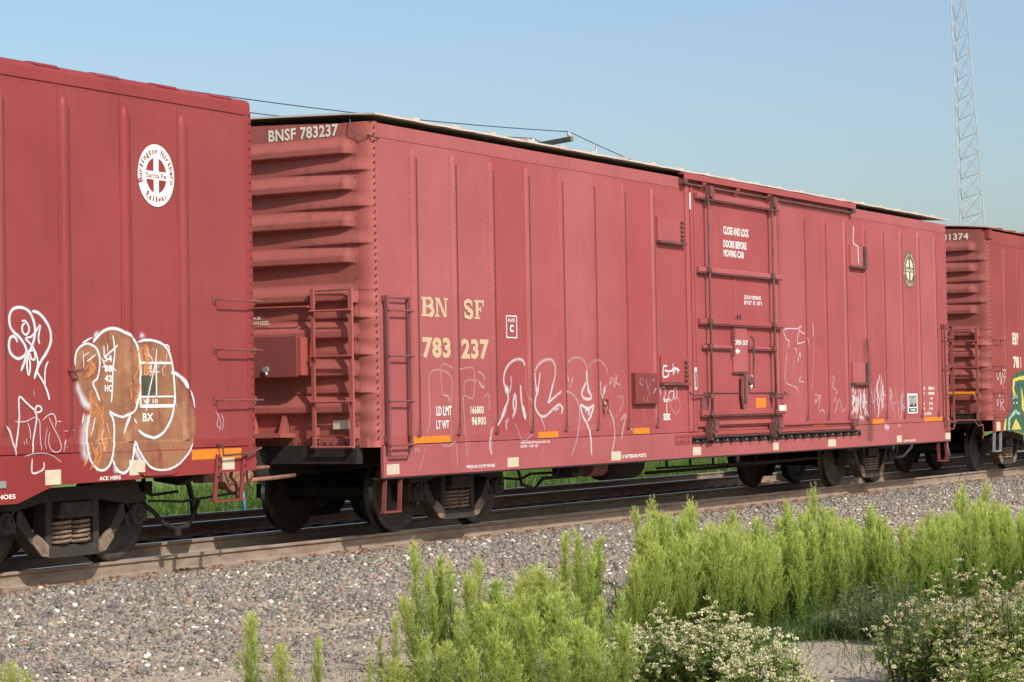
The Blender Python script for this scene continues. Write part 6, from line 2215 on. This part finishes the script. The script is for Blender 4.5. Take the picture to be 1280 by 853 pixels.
# --- flowering boneset-like clumps
def flower_clump(name, x, y, w, h, n_stem, heads, label, cat, group=None, head_col=(0.66, 0.62, 0.36), leaf_col=(0.27, 0.37, 0.085), umbel=False, seed=0, headr=0.03, leafy=1.0, leaf_l=(0.04, 0.085), leaf_w=(0.012, 0.024)):
    global NP
    keep = NP
    NP = np.random.RandomState(900 + seed)
    root = thing(name, label, cat, (x, y, float(gz(x, y)) - 0.02), group)
    stems, leaves, hv = [], [], []
    SV, SF, ST, b = [], [], [], 0
    for i in range(n_stem):
        a = NP.uniform(0, 2 * math.pi)
        r = w * math.sqrt(NP.uniform(0, 1))
        hh = h * NP.uniform(0.42, 1.08) * (1 - 0.35 * (r / max(w, 1e-3)) ** 2)
        bx, by = 0.55 * r * math.cos(a), 0.55 * r * math.sin(a)
        tx, ty = r * math.cos(a), r * math.sin(a)
        pts = [(bx + (tx - bx) * t ** 1.5, by + (ty - by) * t ** 1.5, hh * t) for t in np.linspace(0, 1, 5)]
        v, f, t_ = stem_tube(pts, 0.0045, 0.002, (0.13, 0.13, 0.055))
        SV.append(v)
        SF.append(f + b)
        ST.append(t_)
        b += len(v)
        P = np.array(pts)
        m = int(26 * leafy)
        u = NP.uniform(0.15, 0.95, m)
        base = np.stack([np.interp(u, np.linspace(0, 1, 5), P[:, q]) for q in range(3)], 1)
        aa = NP.uniform(0, 2 * math.pi, m)
        ee = NP.uniform(-0.1, 0.9, m)
        D = np.stack([np.cos(aa) * np.cos(ee), np.sin(aa) * np.cos(ee), np.sin(ee)], 1)
        V, F = leaf_quads(base, D, NP.uniform(*leaf_l, m), NP.uniform(*leaf_w, m))
        leaves.append((V, F, np.array(leaf_col) * NP.uniform(0.7, 1.35, (m, 1))))
        # flower heads: clusters of small florets
        for q in range(heads):
            c = P[-1] + (np.array([NP.normal(0, 0.045), NP.normal(0, 0.045), NP.normal(-0.01, 0.03)]) if not umbel else 0)
            k = 22 if not umbel else 34
            rr = headr * NP.uniform(0.7, 1.3)
            q_ = NP.normal(0, 1, (k, 3))
            q_ /= np.linalg.norm(q_, axis=1)[:, None]
            q_ *= rr * np.sqrt(NP.uniform(0.2, 1, (k, 1)))
            q_[:, 2] *= 0.18 if umbel else 0.55
            C = c + q_
            dd = NP.normal(0, 1, (k, 3)) + np.array([0, 0, 1.2])
            dd /= np.linalg.norm(dd, axis=1)[:, None]
            V, F = leaf_quads(C, dd, NP.uniform(0.008, 0.014, k), NP.uniform(0.007, 0.012, k), 0.1)
            hv.append((V, F, np.array(head_col) * NP.uniform(0.7, 1.25, (k, 1)) * NP.uniform(0.8, 1.1)))
    np_mesh('stem', np.vstack(SV), np.vstack(SF), 'leafy', root, np.vstack(ST))
    if leaves:
        V, F, T = join_leaves(leaves)
        np_mesh('foliage', V, F, 'leafy', root, T)
    if hv:
        V, F, T = join_leaves(hv)
        np_mesh('flower_heads', V, F, 'flowery', root, T)
    NP = keep
    return root


def bloom(name, px, py, wpx, hpx, n, heads, label, cat, seed, **kw):
    x, y = cam_xy(px, py)
    d = math.hypot(x + 19.58, y + 13.34)
    return flower_clump(name, x, y, wpx * d / 2761.66, hpx * d / 2761.66, n, heads, label, cat, seed=seed, **kw)


for i, (px, py, w, h, n, lab) in enumerate((
        (832, 872, 66, 112, 60, 'cream flowering bush at the left end of the front flower bank'),
        (905, 878, 68, 126, 74, 'largest cream flowering bush in the front, middle of its bank'),
        (968, 896, 60, 92, 54, 'low cream flowering bush right of the tallest cream one'),
        (1010, 905, 40, 60, 20, 'small cream flowering bush by the bare dirt at the bottom edge'))):
    bloom('flowering_bush', px, py, w, h, n, 6, lab, 'flowering bush', i, group='cream flowering bushes', headr=0.021)
for i, (px, py, w, h, n, lab) in enumerate((
        (1205, 862, 68, 150, 52, 'yellowish flowering bush near the lower right corner, left of the pair'),
        (1270, 866, 68, 160, 54, 'yellowish flowering bush touching the right edge of the picture'),
        (1150, 858, 58, 104, 36, 'sparse flowering bush left of the yellowish pair'),
        (1235, 890, 66, 96, 44, 'low flowering bush in the lower right corner'))):
    bloom('flowering_bush', px, py, w, h, n, 4, lab, 'flowering bush', 20 + i, group='yellowish flowering bushes', headr=0.019, head_col=(0.58, 0.51, 0.29), leaf_col=(0.30, 0.39, 0.10))
for i, (px, py, hp) in enumerate(((1100, 800, 78), (1170, 806, 96), (1176, 800, 77), (1228, 800, 104), (1185, 812, 75), (1135, 800, 60), (1240, 808, 74), (1198, 795, 105), (1277, 805, 75))):
    bloom('wild_carrot', px, py, 6, hp, 2, 1, 'thin-stemmed weed with a flat white flower head in front of the thicket', 'wildflower', 50 + i, group='wild carrot flowers', umbel=True, headr=0.044, head_col=(0.74, 0.73, 0.66), leafy=0.5)
# dusky green wiry bush
for i, (px, py, w, h, lab) in enumerate(((1085, 806, 48, 84, 'grey-green wiry bush beside the bare dirt patch, left half'), (1130, 812, 46, 94, 'grey-green wiry bush beside the bare dirt patch, right half'), (1040, 800, 36, 44, 'low dark green weed at the foot of the thicket'))):
    bloom('wiry_bush', px, py, w, h, 70, 0, lab, 'bush', 70 + i, leaf_col=(0.24, 0.32, 0.14), leafy=3.2, leaf_l=(0.025, 0.06), leaf_w=(0.003, 0.007))



def low_weeds(name, label, spots, n_each, hmin, hmax, col, seed, spread=0.25, wid=(0.003, 0.007)):
    global NP
    keep = NP
    NP = np.random.RandomState(seed)
    parts = []
    for x, y, k in spots:
        n = int(n_each * k)
        P = np.stack([NP.normal(x, spread, n), NP.normal(y, spread, n), np.zeros(n)], 1)
        P[:, 2] = gz(P[:, 0], P[:, 1]) - 0.01
        a = NP.uniform(0, 2 * math.pi, n)
        e = NP.uniform(0.7, 1.5, n)
        D = np.stack([np.cos(a) * np.cos(e), np.sin(a) * np.cos(e), np.sin(e)], 1)
        V, F = leaf_quads(P, D, NP.uniform(hmin, hmax, n), NP.uniform(wid[0], wid[1], n), 0.25)
        parts.append((V, F, np.array(col) * NP.uniform(0.6, 1.4, (n, 1)) * (1 + NP.normal(0, 0.08, (n, 3)))))
    V, F, T = join_leaves(parts)
    o = np_mesh(name, V, F, 'leafy', tint=T)
    NP = keep
    o['label'] = label
    return stuff(o)


# sunlit grass and weeds beyond the far track, seen under the cars
spots = []
for i in range(520):
    spots.append((RNG.uniform(-6, 60), RNG.uniform(9.0, 17.0), RNG.uniform(0.5, 1.5)))
low_weeds('far_weeds', 'bright green grass and weeds growing beyond the far track', spots, 120, 0.25, 0.75, (0.15, 0.23, 0.045), 77, 0.5, (0.012, 0.03))
spots = []
for px, py, k in ((560, 862, 1), (620, 866, 1), (680, 858, 1.2), (730, 862, 1.2), (790, 858, 1.4), (830, 838, 1), (880, 830, 1), (940, 815, 1), (1000, 802, 1), (1050, 800, .8), (1120, 830, .5), (1180, 845, 1.2), (1250, 850, 1.4), (1220, 830, 1), (1275, 820, 1), (480, 870, .5), (930, 800, 1), (860, 812, 1), (980, 800, .8), (1110, 780, 1), (1160, 780, 1), (1210, 775, 1), (1260, 770, 1)):
    x, y = cam_xy(px, py)
    spots.append((x, y, k))
low_weeds('low_weeds', 'short green grass and low weeds round the feet of the taller plants', spots, 420, 0.06, 0.26, (0.10, 0.165, 0.04), 5, 0.24)
spots = []
for i in range(60):
    px = RNG.uniform(800, 1300)
    x, y = cam_xy(px, 800 - 54 * (px - 780) / 500 - RNG.uniform(0, 30))
    spots.append((x, y, 1))
low_weeds('thicket_undergrowth', 'dark green undergrowth at the feet of the tall thicket', spots, 150, 0.15, 0.5, (0.11, 0.18, 0.04), 9, 0.15, (0.005, 0.01))
